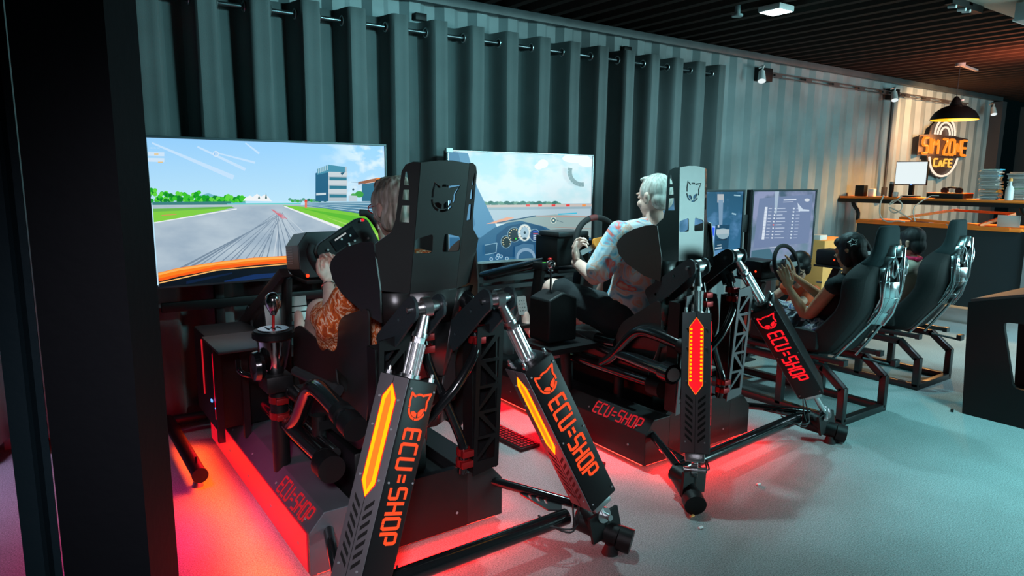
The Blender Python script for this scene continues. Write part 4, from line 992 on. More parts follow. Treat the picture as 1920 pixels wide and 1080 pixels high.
# ---- front end of simulator two
def front_two(root):
    cx = 2.80
    beam(root, 'wheel_deck', (cx-0.03, 3.22, 0.93), (cx-0.03, 3.62, 0.93), 0.30, 0.02)
    for sx in (-0.17, 0.17): beam(root, 'wheel_upright', (cx+sx, 3.55, 0.24), (cx+sx, 3.42, 0.94), 0.03, 0.08)
    b = MB(); b.cyl((cx-0.26, 3.95, 0.82), (cx-0.18, 3.35, 0.98), 0.035, seg=20); b.build('wheel_strut', GLOSS, root); b = MB(); b.cyl((cx+0.30, 3.95, 0.82), (cx+0.20, 3.35, 0.98), 0.035, seg=20); b.build('wheel_strut', GLOSS, root)
    b = MB(); b.box((2.92, 3.92, 0.80), (0.9, 0.03, 0.04)); b.box((2.92, 3.92, 0.74), (0.9, 0.03, 0.03)); b.build('front_frame', SATIN, root)
    b = MB(); b.box((2.735, 3.33, 1.055), (0.26, 0.22, 0.18), bev=0.008); wb = b.build('wheel_base', PLAST, root)
    b = MB(); b.box((2.72, 3.30, 1.16), (0.24, 0.20, 0.03), bev=0.006); b.build('display_hood', SATIN, wb)
    b = MB(); b.cyl((2.80, 3.24, 1.09), (2.822, 3.10, 1.095), 0.03); b.build('wheel_shaft', PLAST, wb)
    # side button box with red knob
    b = MB(); b.box((2.58, 3.30, 0.965), (0.13, 0.10, 0.045), bev=0.004); bx = b.build('button_box', PLAST, root)
    b = MB(); b.cyl((2.60, 3.28, 0.987), (2.60, 3.28, 1.0), 0.008); b.ell((2.60, 3.28, 1.005), (0.016, 0.016, 0.010)); b.build('red_knob', CLAMPM2, bx)
    b = MB(); b.box((2.545, 3.27, 0.989), (0.02, 0.012, 0.003)); b.build('green_button', glow('green_led', (0.1, 0.8, 0.1), 0.8), bx)
    b = MB(); b.box((2.575, 3.265, 0.989), (0.02, 0.012, 0.003)); b.build('orange_button', glow('orange_led', (1, 0.2, 0.02), 0.8), bx)
    # round wheel
    n = V((-0.10, -1, 0.22)).normalized(); wc = V((2.822, 3.10, 1.100)); x = V((1, -0.1, 0.0)); x = (x-n*x.dot(n)).normalized(); y = n.cross(x); m_ = frame(wc, x, y)
    b = MB(); b.tube([m_ @ V((0.165*math.cos(a*PI/24), 0.165*math.sin(a*PI/24), 0.01)) for a in range(48)], 0.018, 14, closed=True); sw = b.build('steering_wheel', RUBBER, root)
    b = MB(); b.tube([m_ @ V((0.165*math.cos(a), 0.165*math.sin(a), 0.01)) for a in [math.radians(88+k*4) for k in range(6)]], 0.0188, 14); b.build('centre_mark', mat('dark_red_leather', (0.12, 0.01, 0.01), 0.6), sw)
    b = MB()
    for a in (200, 340, 270): b.bar(m_ @ V((0.03*math.cos(math.radians(a)), 0.03*math.sin(math.radians(a)), 0)), m_ @ V((0.155*math.cos(math.radians(a)), 0.155*math.sin(math.radians(a)), 0.008)), 0.03, 0.006, up=n)
    b.build('spokes', STEEL, sw)
    b = MB(); b.prism(rounded([(-0.045, 0.035), (0.045, 0.045), (0.05, 0.0), (0.005, -0.055), (-0.05, -0.005)], 0.015), 0.02, m_ @ M.Translation((0, 0, 0.012))); hb = b.build('hub_cap', YELLOWW, sw, bev=0.003)
    b = MB(); b.tube([m_ @ V((0.0+0.010*math.cos(a*PI/8), 0.0+0.010*math.sin(a*PI/8), 0.033)) for a in range(16)], 0.0025, 6, closed=True); b.build('hub_ring', GREYP, hb)
    # pedals
    b = MB(); b.box((2.62, 3.52, 0.57), (0.50, 0.26, 0.02)); b.box((2.72, 3.5, 0.42), (0.06, 0.06, 0.3)); b.build('pedal_deck', BLACK, root)
    for px in (2.535, 2.70):
        m_ = frame((px, 3.48, 0.69), (1, 0, 0), (0, 0.25, 1))
        hol = [[(-0.018+i*0.018+0.004*math.cos(a), -0.035+j*0.022+0.004*math.sin(a)) for a in [k*PI/3 for k in range(6)]] for i in range(3) for j in range(4)]
        pd = plate('pedal', rounded([(-0.036, -0.06), (0.036, -0.06), (0.036, 0.06), (-0.036, 0.06)], 0.014), hol, 0.006, m_, STEELP, root)
        b = MB(); b.bar((px, 3.50, 0.65), (px, 3.55, 0.575), 0.02, 0.02); b.build('pedal_arm', STEELP, pd)
    b = MB(); b.box((2.60, 3.44, 0.59), (0.03, 0.02, 0.012), bev=0.003); b.build('cyan_light', CYANL, root)
    b = MB(); b.box((2.52, 3.10, 0.44), (0.05, 0.006, 0.02)); b.build('paper_tag', WHITEP, root)
    # shifter
    sx_, sy_ = 2.345, 2.95
    b = MB(); b.prism([(-0.10, 0.60), (0.10, 0.60), (0.10, 0.84), (0.0, 0.88), (-0.10, 0.84)], 0.18, frame((sx_+0.02, sy_+0.09, 0), (1, 0, 0), (0, 0, 1))); sh = b.build('shifter_housing', PLAST, root, bev=0.01)
    b = MB(); b.cyl((sx_, sy_, 0.86), (sx_, sy_, 1.0), 0.006); b.build('shifter_stem', SATIN, sh)
    b = MB(); b.lathe([(0.012, 0.985), (0.016, 0.99), (0.011, 0.998), (0.017, 1.003), (0.026, 1.02), (0.024, 1.038), (0.010, 1.048)], M.Translation((sx_, sy_, 0))); b.build('shifter_knob', CHROME, sh)
    b = MB(); b.box((sx_+0.05, sy_-0.02, 0.57), (0.34, 0.30, 0.03)); b.cyl((sx_+0.15, sy_+0.05, 0.56), (sx_+0.18, sy_+0.05, 0.26), 0.03); b.build('shifter_mount', BLACK, root)
    b = MB(); b.cyl((2.62, 2.86, 0.55), (2.50, 2.20, 0.56), 0.034, seg=20); b.cyl((2.51, 2.24, 0.56), (2.495, 2.17, 0.56), 0.05, seg=24); b.build('side_lever', GLOSS, root)
    b = MB(); b.cyl((2.495, 2.172, 0.56), (2.493, 2.165, 0.56), 0.034, seg=24); b.build('lever_cap', STEELP, root)
front_two(S2)

# ------------------------------------------------------------------ people
def remesh(mb, name, material, parent, vox=0.006, smooth=4, disp=0.0, dscale=40):
    bmesh.ops.recalc_face_normals(mb.bm, faces=mb.bm.faces)
    me = bpy.data.meshes.new('tmp'); mb.bm.to_mesh(me); mb.bm.free()
    o = bpy.data.objects.new('tmp', me); sc.collection.objects.link(o)
    r = o.modifiers.new('r', 'REMESH'); r.mode = 'VOXEL'; r.voxel_size = vox
    if smooth:
        s = o.modifiers.new('s', 'SMOOTH'); s.iterations = smooth; s.factor = 0.5
    dg = bpy.context.evaluated_depsgraph_get(); dg.update()
    m2 = bpy.data.meshes.new_from_object(o.evaluated_get(dg)); bpy.data.objects.remove(o)
    m2.name = name
    if disp:
        nr = [v.normal.copy() for v in m2.vertices]
        for v, n in zip(m2.vertices, nr):
            k = mnoise.noise(V((v.co.x*dscale, v.co.y*dscale, v.co.z*dscale*0.25)))
            v.co += n*k*disp
    m2.materials.clear(); m2.materials.append(material)
    for p in m2.polygons: p.use_smooth = True; p.material_index = 0
    q = bpy.data.objects.new(name, m2); COL.objects.link(q); adopt(q, parent); return q

def head(mb, c, fwd, up=(0, 0, 1), s=1.0):
    c = V(c); f = V(fwd).normalized(); u = V(up); u = (u-f*u.dot(f)).normalized(); r = f.cross(u)
    m = M((r, f, u)).transposed().to_4x4() @ M.Scale(s, 4); m.translation = c
    e = lambda p, q: mb.ell(p, q, m, 18, 12)
    e((0, -0.012, 0.028), (0.073, 0.092, 0.088)); e((0, 0.022, -0.035), (0.058, 0.066, 0.070)); e((0, 0.052, -0.085), (0.030, 0.028, 0.024))
    e((0, 0.090, -0.018), (0.011, 0.022, 0.014)); e((0, 0.084, 0.006), (0.008, 0.014, 0.024)); e((0, 0.083, 0.028), (0.045, 0.012, 0.010))
    e((0, 0.080, -0.052), (0.022, 0.012, 0.006)); e((0, 0.078, -0.063), (0.018, 0.012, 0.006))
    for sg in (-1, 1):
        e((sg*0.030, 0.074, 0.008), (0.013, 0.010, 0.008)); e((sg*0.038, 0.060, -0.025), (0.022, 0.02, 0.02))
        e((sg*0.077, -0.010, -0.006), (0.008, 0.018, 0.032)); e((sg*0.083, -0.018, 0.008), (0.007, 0.014, 0.016))
    return m
def eyes(m, parent, dark=True):
    for sg in (-1, 1):
        b = MB(); b.ell((sg*0.030, 0.080, 0.008), (0.009, 0.007, 0.005), m, 12, 8); b.build('eye', EYEM, parent)
EYEM = mat('eye_dark', (0.03, 0.02, 0.02), 0.2)

def hand(mb, wrist, d, palm_n, curl=0.5, thumb=1, s=1.0, spread=0.12):
    """d = direction of the fingers, palm_n = out of the palm, thumb = +1/-1 side (along d x palm_n)"""
    wv = V(wrist); d = V(d).normalized(); n = V(palm_n); n = (n-d*n.dot(d)).normalized(); sd = d.cross(n).normalized()*thumb
    m = M((sd, d, n)).transposed().to_4x4() @ M.Scale(s, 4); m.translation = wv
    mb.ell((0, 0.045, 0), (0.040, 0.055, 0.015), m, 16, 10); mb.ell((0, 0.015, 0), (0.027, 0.03, 0.017), m, 14, 8); mb.ell((0.025, 0.035, 0.008), (0.018, 0.03, 0.014), m, 12, 8)
    L = [(0.044, 0.026, 0.022), (0.048, 0.030, 0.023), (0.045, 0.028, 0.022), (0.036, 0.021, 0.019)]
    for i, xs in enumerate((0.030, 0.010, -0.010, -0.029)):
        p = V((xs, 0.088-abs(i-1)*0.003, 0)); a = 0.0; pts = [m @ p]; da = (curl*(1.0+0.12*i))
        for j, l in enumerate(L[i]):
            a += da*(0.9 if j == 0 else 1.0)
            p = p+V((xs*spread*l/0.03, math.cos(a)*l, math.sin(a)*l)); pts.append(m @ p)
        rr = (0.0092, 0.0085, 0.0080, 0.0068)
        mb.limb(pts, [q*s for q in rr])
    p = [V((0.030, 0.022, 0.008)), V((0.055, 0.050, 0.018)), V((0.062, 0.080, 0.022+0.01*curl)), V((0.060, 0.105, 0.026+0.02*curl))]
    mb.limb([m @ q for q in p], [0.013*s, 0.0115*s, 0.0095*s, 0.0078*s])

def torso(mb, hip, chest, neck, hd, sh_l, sh_r, s=1.0, wide=1.0):
    mb.limb([hip, (V(hip)+V(chest))/2, chest], [0.135*s, 0.125*s, 0.135*s])
    mb.limb([sh_l, (V(sh_l)+V(sh_r))/2, sh_r], [0.055*s, 0.085*s, 0.055*s])
    mb.limb([chest, (V(sh_l)+V(sh_r))/2, neck, hd], [0.12*s, 0.075*s, 0.050*s, 0.050*s])

def person(label, **k):
    return thing('person', label, 'person', k.get('loc', (0, 0, 0)))

# --- grey-haired driver in the nearest simulator
def woman():
    t = person('grey-haired person with glasses in an orange print dress, gripping the wheel of the nearest simulator', loc=(1.2, 2.5, 0.5))
    b = MB(); hip = V((1.20, 2.56, 0.72)); ch = V((1.20, 2.46, 1.02)); nk = V((1.19, 2.45, 1.24)); hd = V((1.185, 2.455, 1.30))
    sl, sr = V((1.05, 2.47, 1.14)), V((1.35, 2.47, 1.14))
    torso(b, hip, ch, nk, hd, sl, sr, 0.86)
    hm = head(b, (1.175, 2.475, 1.375), (-0.15, 1, -0.12), s=0.98)
    el, wr = V((0.985, 2.70, 0.90)), V((1.065, 2.93, 1.035))
    b.limb([sl, el, wr], [0.048, 0.036, 0.024]); hand(b, wr, (-0.10, 0.16, 1), (0.3, -1, 0.1), 0.75, thumb=-1, s=0.98)
    er, wr2 = V((1.42, 2.70, 0.98)), V((1.345, 2.90, 1.19)); b.limb([sr, er, wr2], [0.048, 0.038, 0.024]); hand(b, wr2, (-0.15, 0.15, 1), (-0.3, -1, 0), 0.7, thumb=1, s=0.98)
    for x, kn, an in ((1.11, V((1.06, 3.04, 0.88)), V((1.11, 3.40, 0.62))), (1.29, V((1.30, 3.06, 0.88)), V((1.32, 3.40, 0.62)))):
        b.limb([V((x, 2.58, 0.70)), kn, (kn+an)/2+V((0, -0.02, -0.02)), an], [0.085, 0.062, 0.055, 0.036]); b.limb([an, an+V((0, 0.10, 0.10)), an+V((0, 0.12, 0.16))], [0.032, 0.03, 0.022])
    remesh(b, 'body', SKINP, t, 0.005)
    eyes(hm, t)
    b = MB(); b.limb([hip, (hip+ch)/2, ch], [0.132, 0.125, 0.128]); b.limb([sl, (sl+sr)/2, sr], [0.062, 0.085, 0.062])
    b.limb([sl, sl*0.35+el*0.65, el+V((0, -0.01, 0.0))], [0.066, 0.064, 0.070]); b.limb([sr, sr*0.3+er*0.7], [0.060, 0.052])
    b.limb([hip+V((-0.08, 0, 0)), V((1.075, 2.98, 0.865))], [0.115, 0.080]); b.limb([hip+V((0.08, 0, 0)), V((1.29, 2.98, 0.865))], [0.11, 0.078]); b.limb([hip, V((1.18, 2.92, 0.82))], [0.11, 0.07]); b.limb([el+V((0, 0, -0.02)), V((1.02, 2.80, 0.80))], [0.06, 0.06])
    remesh(b, 'dress', DRESS, t, 0.006, 3, 0.006, 22)
    b = MB()
    for p, q in [((0, -0.030, 0.045), (0.084, 0.092, 0.085)), ((0, -0.05, -0.01), (0.078, 0.062, 0.085)), ((-0.05, 0.012, 0.02), (0.036, 0.05, 0.075)), ((0.05, 0.012, 0.02), (0.036, 0.05, 0.075)), ((0, 0.03, 0.095), (0.06, 0.055, 0.035)), ((-0.055, -0.04, -0.04), (0.03, 0.04, 0.05)), ((0.055, -0.04, -0.04), (0.03, 0.04, 0.05))]: b.ell(p, q, hm)
    remesh(b, 'hair', HAIRG, t, 0.005, 3, 0.005, 70)
    b = MB()
    for sg in (-1, 1):
        b.tube([hm @ V((sg*0.034+0.024*math.cos(a*PI/8), 0.099, 0.008+0.019*math.sin(a*PI/8))) for a in range(16)], 0.0022, 6, closed=True)
        b.tube([hm @ V(p) for p in ((sg*0.058, 0.097, 0.01), (sg*0.080, 0.05, 0.012), (sg*0.085, -0.01, 0.012))], 0.002, 6)
    b.tube([hm @ V(p) for p in ((-0.010, 0.10, 0.012), (0.010, 0.10, 0.012))], 0.002, 6); b.build('glasses', CLAMPM2, t)
    w_ = wr*0.86+el*0.14; dd = (wr-el).normalized(); u_ = dd.orthogonal().normalized(); v_ = dd.cross(u_)
    b = MB(); b.tube([w_+u_*0.031*math.cos(a*PI/10)+v_*0.029*math.sin(a*PI/10) for a in range(20)], 0.0028, 8, closed=True); b.build('bracelet', CHROME, t)
woman()

# --- white-haired driver in the second simulator
def man():
    t = person('white-haired person in pastel print shirt and dark shorts, driving the second simulator', loc=(2.85, 2.75, 0.5))
    b = MB(); hip = V((2.82, 2.80, 0.72)); ch = V((2.82, 2.72, 1.00)); nk = V((2.875, 2.70, 1.22)); hd = V((2.895, 2.71, 1.30))
    sl, sr = V((2.655, 2.73, 1.195)), V((3.03, 2.74, 1.18))
    torso(b, hip, ch, nk, hd, sl, sr, 1.0)
    hm = head(b, (2.90, 2.72, 1.395), (-0.06, 1, -0.14), s=1.10)
    el, wr = V((2.555, 2.82, 0.955)), V((2.60, 3.035, 1.01))
    b.limb([sl, el, wr], [0.055, 0.047, 0.030]); hand(b, wr, (0.12, 0.25, 1), (0.4, -1, 0), 0.7, thumb=-1, s=1.05)
    er, wr2 = V((3.10, 2.95, 0.95)), V((2.99, 3.03, 1.06)); b.limb([sr, er, wr2], [0.055, 0.045, 0.030]); hand(b, wr2, (0, 0.2, 1), (-0.5, -1, 0), 0.8, thumb=1, s=1.05)
    for x, kn, an in ((2.72, V((2.515, 3.14, 0.845)), V((2.56, 3.36, 0.50))), (2.93, V((3.0, 3.16, 0.85)), V((2.98, 3.36, 0.50)))):
        b.limb([V((x, 2.80, 0.70)), kn, (kn+an)/2, an], [0.095, 0.066, 0.058, 0.040]); b.limb([an, an+V((0, 0.10, 0.07)), an+V((0, 0.12, 0.13))], [0.036, 0.034, 0.026])
    remesh(b, 'body', SKINP, t, 0.005)
    eyes(hm, t)
    b = MB(); b.limb([hip+V((0, 0, 0.04)), (hip+ch)/2, ch], [0.155, 0.150, 0.152]); b.limb([sl, (sl+sr)/2, sr], [0.072, 0.095, 0.072]); b.limb([ch, nk-V((0, 0, 0.02))], [0.13, 0.062])
    b.limb([sl, sl*0.5+el*0.5, sl*0.2+el*0.8], [0.078, 0.084, 0.080]); b.limb([sr, sr*0.45+er*0.55], [0.075, 0.070])
    remesh(b, 'shirt', HAWAII, t, 0.006, 3, 0.008, 14)
    b = MB(); b.limb([V((2.74, 2.80, 0.70)), V((2.58, 3.06, 0.80)), V((2.545, 3.09, 0.835))], [0.125, 0.090, 0.082]); b.limb([V((2.90, 2.80, 0.70)), V((2.98, 3.09, 0.83))], [0.125, 0.085]); b.limb([hip-V((0.06, 0, 0)), hip+V((0.06, 0, 0))], [0.14, 0.14])
    remesh(b, 'shorts', DARKCLOTH, t, 0.007, 3, 0.006, 25)
    b = MB()
    for p, q in [((0, -0.022, 0.038), (0.077, 0.088, 0.083)), ((0, -0.048, -0.01), (0.068, 0.050, 0.062)), ((0, 0.02, 0.098), (0.050, 0.055, 0.016)), ((-0.054, 0.0, 0.035), (0.024, 0.040, 0.045)), ((0.054, 0.0, 0.035), (0.024, 0.040, 0.045))]: b.ell(p, q, hm)
    remesh(b, 'hair', HAIRW, t, 0.005, 4, 0.0015, 80)
man()

# --- child at the wheel of the near cockpit
def girl():
    t = person('black-haired child with a white star clip and floral bottoms, hands raised to the cockpit wheel', loc=(4.25, 2.4, 0.3))
    b = MB(); hip = V((4.24, 2.47, 0.50)); ch = V((4.24, 2.34, 0.72)); nk = V((4.27, 2.31, 0.90)); hd = V((4.285, 2.31, 0.96))
    sl, sr = V((4.11, 2.31, 0.84)), V((4.38, 2.32, 0.84))
    torso(b, hip, ch, nk, hd, sl, sr, 0.74)
    hm = head(b, (4.295, 2.325, 1.050), (-0.10, 1, -0.25), s=0.93)
    el, wr = V((4.12, 2.475, 0.605)), V((4.085, 2.60, 0.79))
    b.limb([sl, (sl+el)/2, el, (el+wr)/2, wr], [0.044, 0.044, 0.038, 0.033, 0.021]); hand(b, wr, (-0.18, 0.35, 1), (0.7, 1, 0), 0.12, thumb=-1, s=0.86)
    er, wr2 = V((4.34, 2.52, 0.72)), V((4.235, 2.66, 0.85)); b.limb([sr, er, wr2], [0.042, 0.036, 0.020]); hand(b, wr2, (-0.1, 0.25, 1), (-0.6, 1, 0), 0.2, thumb=1, s=0.86)
    for x, kn, an in ((4.15, V((4.16, 2.92, 0.52)), V((4.16, 3.22, 0.18))), (4.32, V((4.34, 2.92, 0.52)), V((4.34, 3.22, 0.18)))):
        b.limb([V((x, 2.48, 0.50)), kn, (kn+an)/2, an], [0.075, 0.052, 0.045, 0.030]); b.limb([an, an+V((0, 0.12, 0.02))], [0.03, 0.024])
    remesh(b, 'body', SKINB, t, 0.005); eyes(hm, t)
    b = MB(); b.limb([hip, (hip+ch)/2, ch], [0.112, 0.105, 0.108]); b.limb([sl, (sl+sr)/2, sr], [0.054, 0.075, 0.054])
    remesh(b, 'top', DARKCLOTH, t, 0.007, 3)
    b = MB(); b.limb([V((4.14, 2.44, 0.52)), V((4.15, 2.86, 0.575))], [0.105, 0.080]); b.limb([V((4.34, 2.44, 0.52)), V((4.34, 2.86, 0.575))], [0.105, 0.080]); b.limb([V((4.10, 2.36, 0.53)), V((4.12, 2.5, 0.50))], [0.08, 0.09])
    remesh(b, 'skirt', FLORAL, t, 0.007, 3, 0.008, 20)
    b = MB()
    for p, q in [((0, -0.022, 0.042), (0.086, 0.098, 0.090)), ((0, -0.05, -0.03), (0.080, 0.060, 0.10)), ((-0.055, 0.0, -0.02), (0.032, 0.05, 0.09)), ((0.055, 0.0, -0.02), (0.032, 0.05, 0.09)), ((0, 0.045, 0.07), (0.06, 0.045, 0.04)), ((0, -0.06, -0.12), (0.07, 0.05, 0.08))]: b.ell(p, q, hm)
    remesh(b, 'hair', HAIRB, t, 0.005, 3, 0.003, 60)
    # star shaped outline clip on the side facing left-back
    n = V((-0.80, -0.60, 0.12)).normalized(); c = V((4.295, 2.325, 1.105))+n*0.094; m_ = frame(c, V((0, 0, 1)).cross(n), (0, 0, 1)); m_ = m_ @ M.Rotation(0.3, 4, 'Z')
    st = [((0.030 if k % 2 == 0 else 0.015)*math.cos(PI/2+k*PI/5), (0.026 if k % 2 == 0 else 0.013)*math.sin(PI/2+k*PI/5)) for k in range(10)]
    b = MB(); b.tube([m_ @ V((x, y, 0)) for x, y in st], 0.0032, 6, closed=True); b.build('star_clip', WHITEP, t)
girl()

# --- child in a cream T-shirt sitting in the far cockpit
def kid2():
    t = person('dark-haired child in a cream T-shirt with pink collar, sitting in the far cockpit', loc=(5.40, 2.5, 0.3))
    o = V((5.455, 2.46, 0))
    b = MB(); hip = o+V((0, 0.08, 0.50)); ch = o+V((0, 0.0, 0.74)); nk = o+V((0, 0.0, 0.91)); hd = o+V((0, 0.01, 0.97)); sl, sr = o+V((-0.125, 0.0, 0.85)), o+V((0.125, 0.0, 0.85))
    torso(b, hip, ch, nk, hd, sl, sr, 0.68)
    hm = head(b, o+V((0.0, 0.02, 1.035)), (0.1, 1, -0.2), s=0.93)
    for s_, x in ((sl, -0.14), (sr, 0.14)):
        e_ = V((o.x+x, s_.y+0.14, 0.70)); w_ = V((o.x+x*0.9, s_.y+0.28, 0.83)); b.limb([s_, e_, w_], [0.038, 0.032, 0.020]); hand(b, w_, (0, 0.4, 0.9), (0, 1, 0), 0.5, thumb=(-1 if x < 0 else 1), s=0.8)
    for x in (-0.09, 0.09): b.limb([o+V((x, 0.08, 0.50)), o+V((x, 0.48, 0.51)), o+V((x, 0.62, 0.32)), o+V((x, 0.74, 0.16))], [0.07, 0.050, 0.042, 0.030]); b.limb([o+V((x, 0.74, 0.16)), o+V((x, 0.84, 0.2))], [0.03, 0.024])
    remesh(b, 'body', SKIN, t, 0.0055); eyes(hm, t)
    b = MB(); b.limb([o+V((0, 0.05, 0.58)), ch], [0.118, 0.128]); b.limb([sl, (sl+sr)/2, sr], [0.056, 0.075, 0.056])
    for s_, x in ((sl, -0.14), (sr, 0.14)): b.limb([s_, s_*0.45+V((o.x+x, s_.y+0.14, 0.70))*0.55], [0.056, 0.054])
    remesh(b, 't_shirt', CREAM, t, 0.006, 3, 0.006, 18)
    b = MB(); b.limb([o+V((0, 0.08, 0.53)), o+V((0, 0.10, 0.48))], [0.11, 0.11])
    for x in (-0.09, 0.09): b.limb([o+V((x, 0.08, 0.50)), o+V((x, 0.47, 0.51)), o+V((x, 0.62, 0.32)), o+V((x, 0.72, 0.19))], [0.085, 0.064, 0.055, 0.044])
    remesh(b, 'trousers', DARKCLOTH, t, 0.007, 3)
    b = MB(); b.tube([o+V((0.054*math.cos(a*PI/8), 0.0+0.052*math.sin(a*PI/8), 0.925)) for a in range(16)], 0.014, 8, closed=True); b.ell(o+V((-0.02, -0.05, 0.92)), (0.04, 0.014, 0.018)); b.build('collar', PINK, t)
    b = MB()
    for p, q in [((0, -0.02, 0.042), (0.084, 0.096, 0.088)), ((0, -0.05, -0.02), (0.076, 0.056, 0.08)), ((-0.05, 0.0, 0.0), (0.034, 0.05, 0.06)), ((0.05, 0.0, 0.0), (0.034, 0.05, 0.06)), ((0, 0.045, 0.07), (0.06, 0.045, 0.04))]: b.ell(p, q, hm)
    remesh(b, 'hair', HAIRB, t, 0.005, 3, 0.003, 45)
kid2()

# --- child leaning in beside the cockpit wheel
def kid3():
    t = person('child in black headwear and glasses with an orange top, leaning in beyond the cockpit wheel', loc=(4.85, 2.95, 0))
    b = MB(); o = V((4.86, 2.98, 0))
    hip = o+V((0.12, 0.10, 0.50)); ch = o+V((0.03, 0.0, 0.60)); nk = o+V((-0.10, -0.02, 0.74)); hd = o+V((-0.12, -0.03, 0.78)); sl, sr = o+V((-0.04, -0.12, 0.66)), o+V((-0.02, 0.12, 0.66))
    torso(b, hip, ch, nk, hd, sl, sr, 0.62)
    hm = head(b, o+V((-0.14, -0.05, 0.845)), (-0.85, -0.25, -0.35), s=0.90)
    e_ = o+V((-0.24, -0.14, 0.60)); w_ = V((4.44, 2.76, 0.64)); b.limb([sl, e_, w_], [0.038, 0.031, 0.021]); hand(b, w_, (-1, -0.1, 0.05), (0, 0, -1), 0.6, thumb=-1, s=0.85)
    e2 = o+V((-0.10, 0.22, 0.55)); b.limb([sr, e2, o+V((-0.2, 0.25, 0.45))], [0.036, 0.03, 0.02]); hand(b, o+V((-0.2, 0.25, 0.45)), (-0.5, 0, -1), (0, -1, 0), 0.4, s=0.8)
    for y in (-0.07, 0.07): b.limb([hip+V((0, y, -0.02)), o+V((0.02, y, 0.28)), o+V((0.10, y, 0.06))], [0.066, 0.048, 0.032]); b.limb([o+V((0.10, y, 0.035)), o+V((0.01, y, 0.03))], [0.034, 0.028])
    remesh(b, 'body', SKIN, t, 0.005); eyes(hm, t)
    b = MB(); b.limb([hip, ch], [0.10, 0.10]); b.limb([sl, (sl+sr)/2, sr], [0.054, 0.072, 0.054]); b.limb([sl, sl*0.4+e_*0.6], [0.054, 0.046])
    remesh(b, 'top', CORAL, t, 0.006, 3, 0.005, 18)
    b = MB(); b.limb([hip, hip+V((0, 0, -0.06))], [0.102, 0.1])
    for y in (-0.07, 0.07): b.limb([hip+V((0, y, -0.04)), o+V((0.03, y, 0.28)), o+V((0.10, y, 0.10))], [0.078, 0.062, 0.05])
    remesh(b, 'trousers', DARKCLOTH, t, 0.007, 3)
    b = MB()
    for p, q in [((0, -0.018, 0.055), (0.090, 0.105, 0.085)), ((0, -0.05, -0.01), (0.082, 0.065, 0.09)), ((-0.058, -0.01, 0.0), (0.032, 0.05, 0.06)), ((0.058, -0.01, 0.0), (0.032, 0.05, 0.06))]: b.ell(p, q, hm)
    b.ell((0, 0.085, 0.075), (0.07, 0.06, 0.010), hm)
    remesh(b, 'cap', PLAST, t, 0.005, 3)
    b = MB()
    for sg in (-1, 1):
        b.tube([hm @ V((sg*0.034+0.024*math.cos(a*PI/8), 0.099, 0.008+0.019*math.sin(a*PI/8))) for a in range(16)], 0.003, 6, closed=True)
        b.tube([hm @ V(p) for p in ((sg*0.058, 0.097, 0.01), (sg*0.080, 0.05, 0.012), (sg*0.085, -0.01, 0.012))], 0.003, 6)
    b.tube([hm @ V(p) for p in ((-0.010, 0.10, 0.012), (0.010, 0.10, 0.012))], 0.003, 6); b.build('glasses', PLAST, t)
kid3()

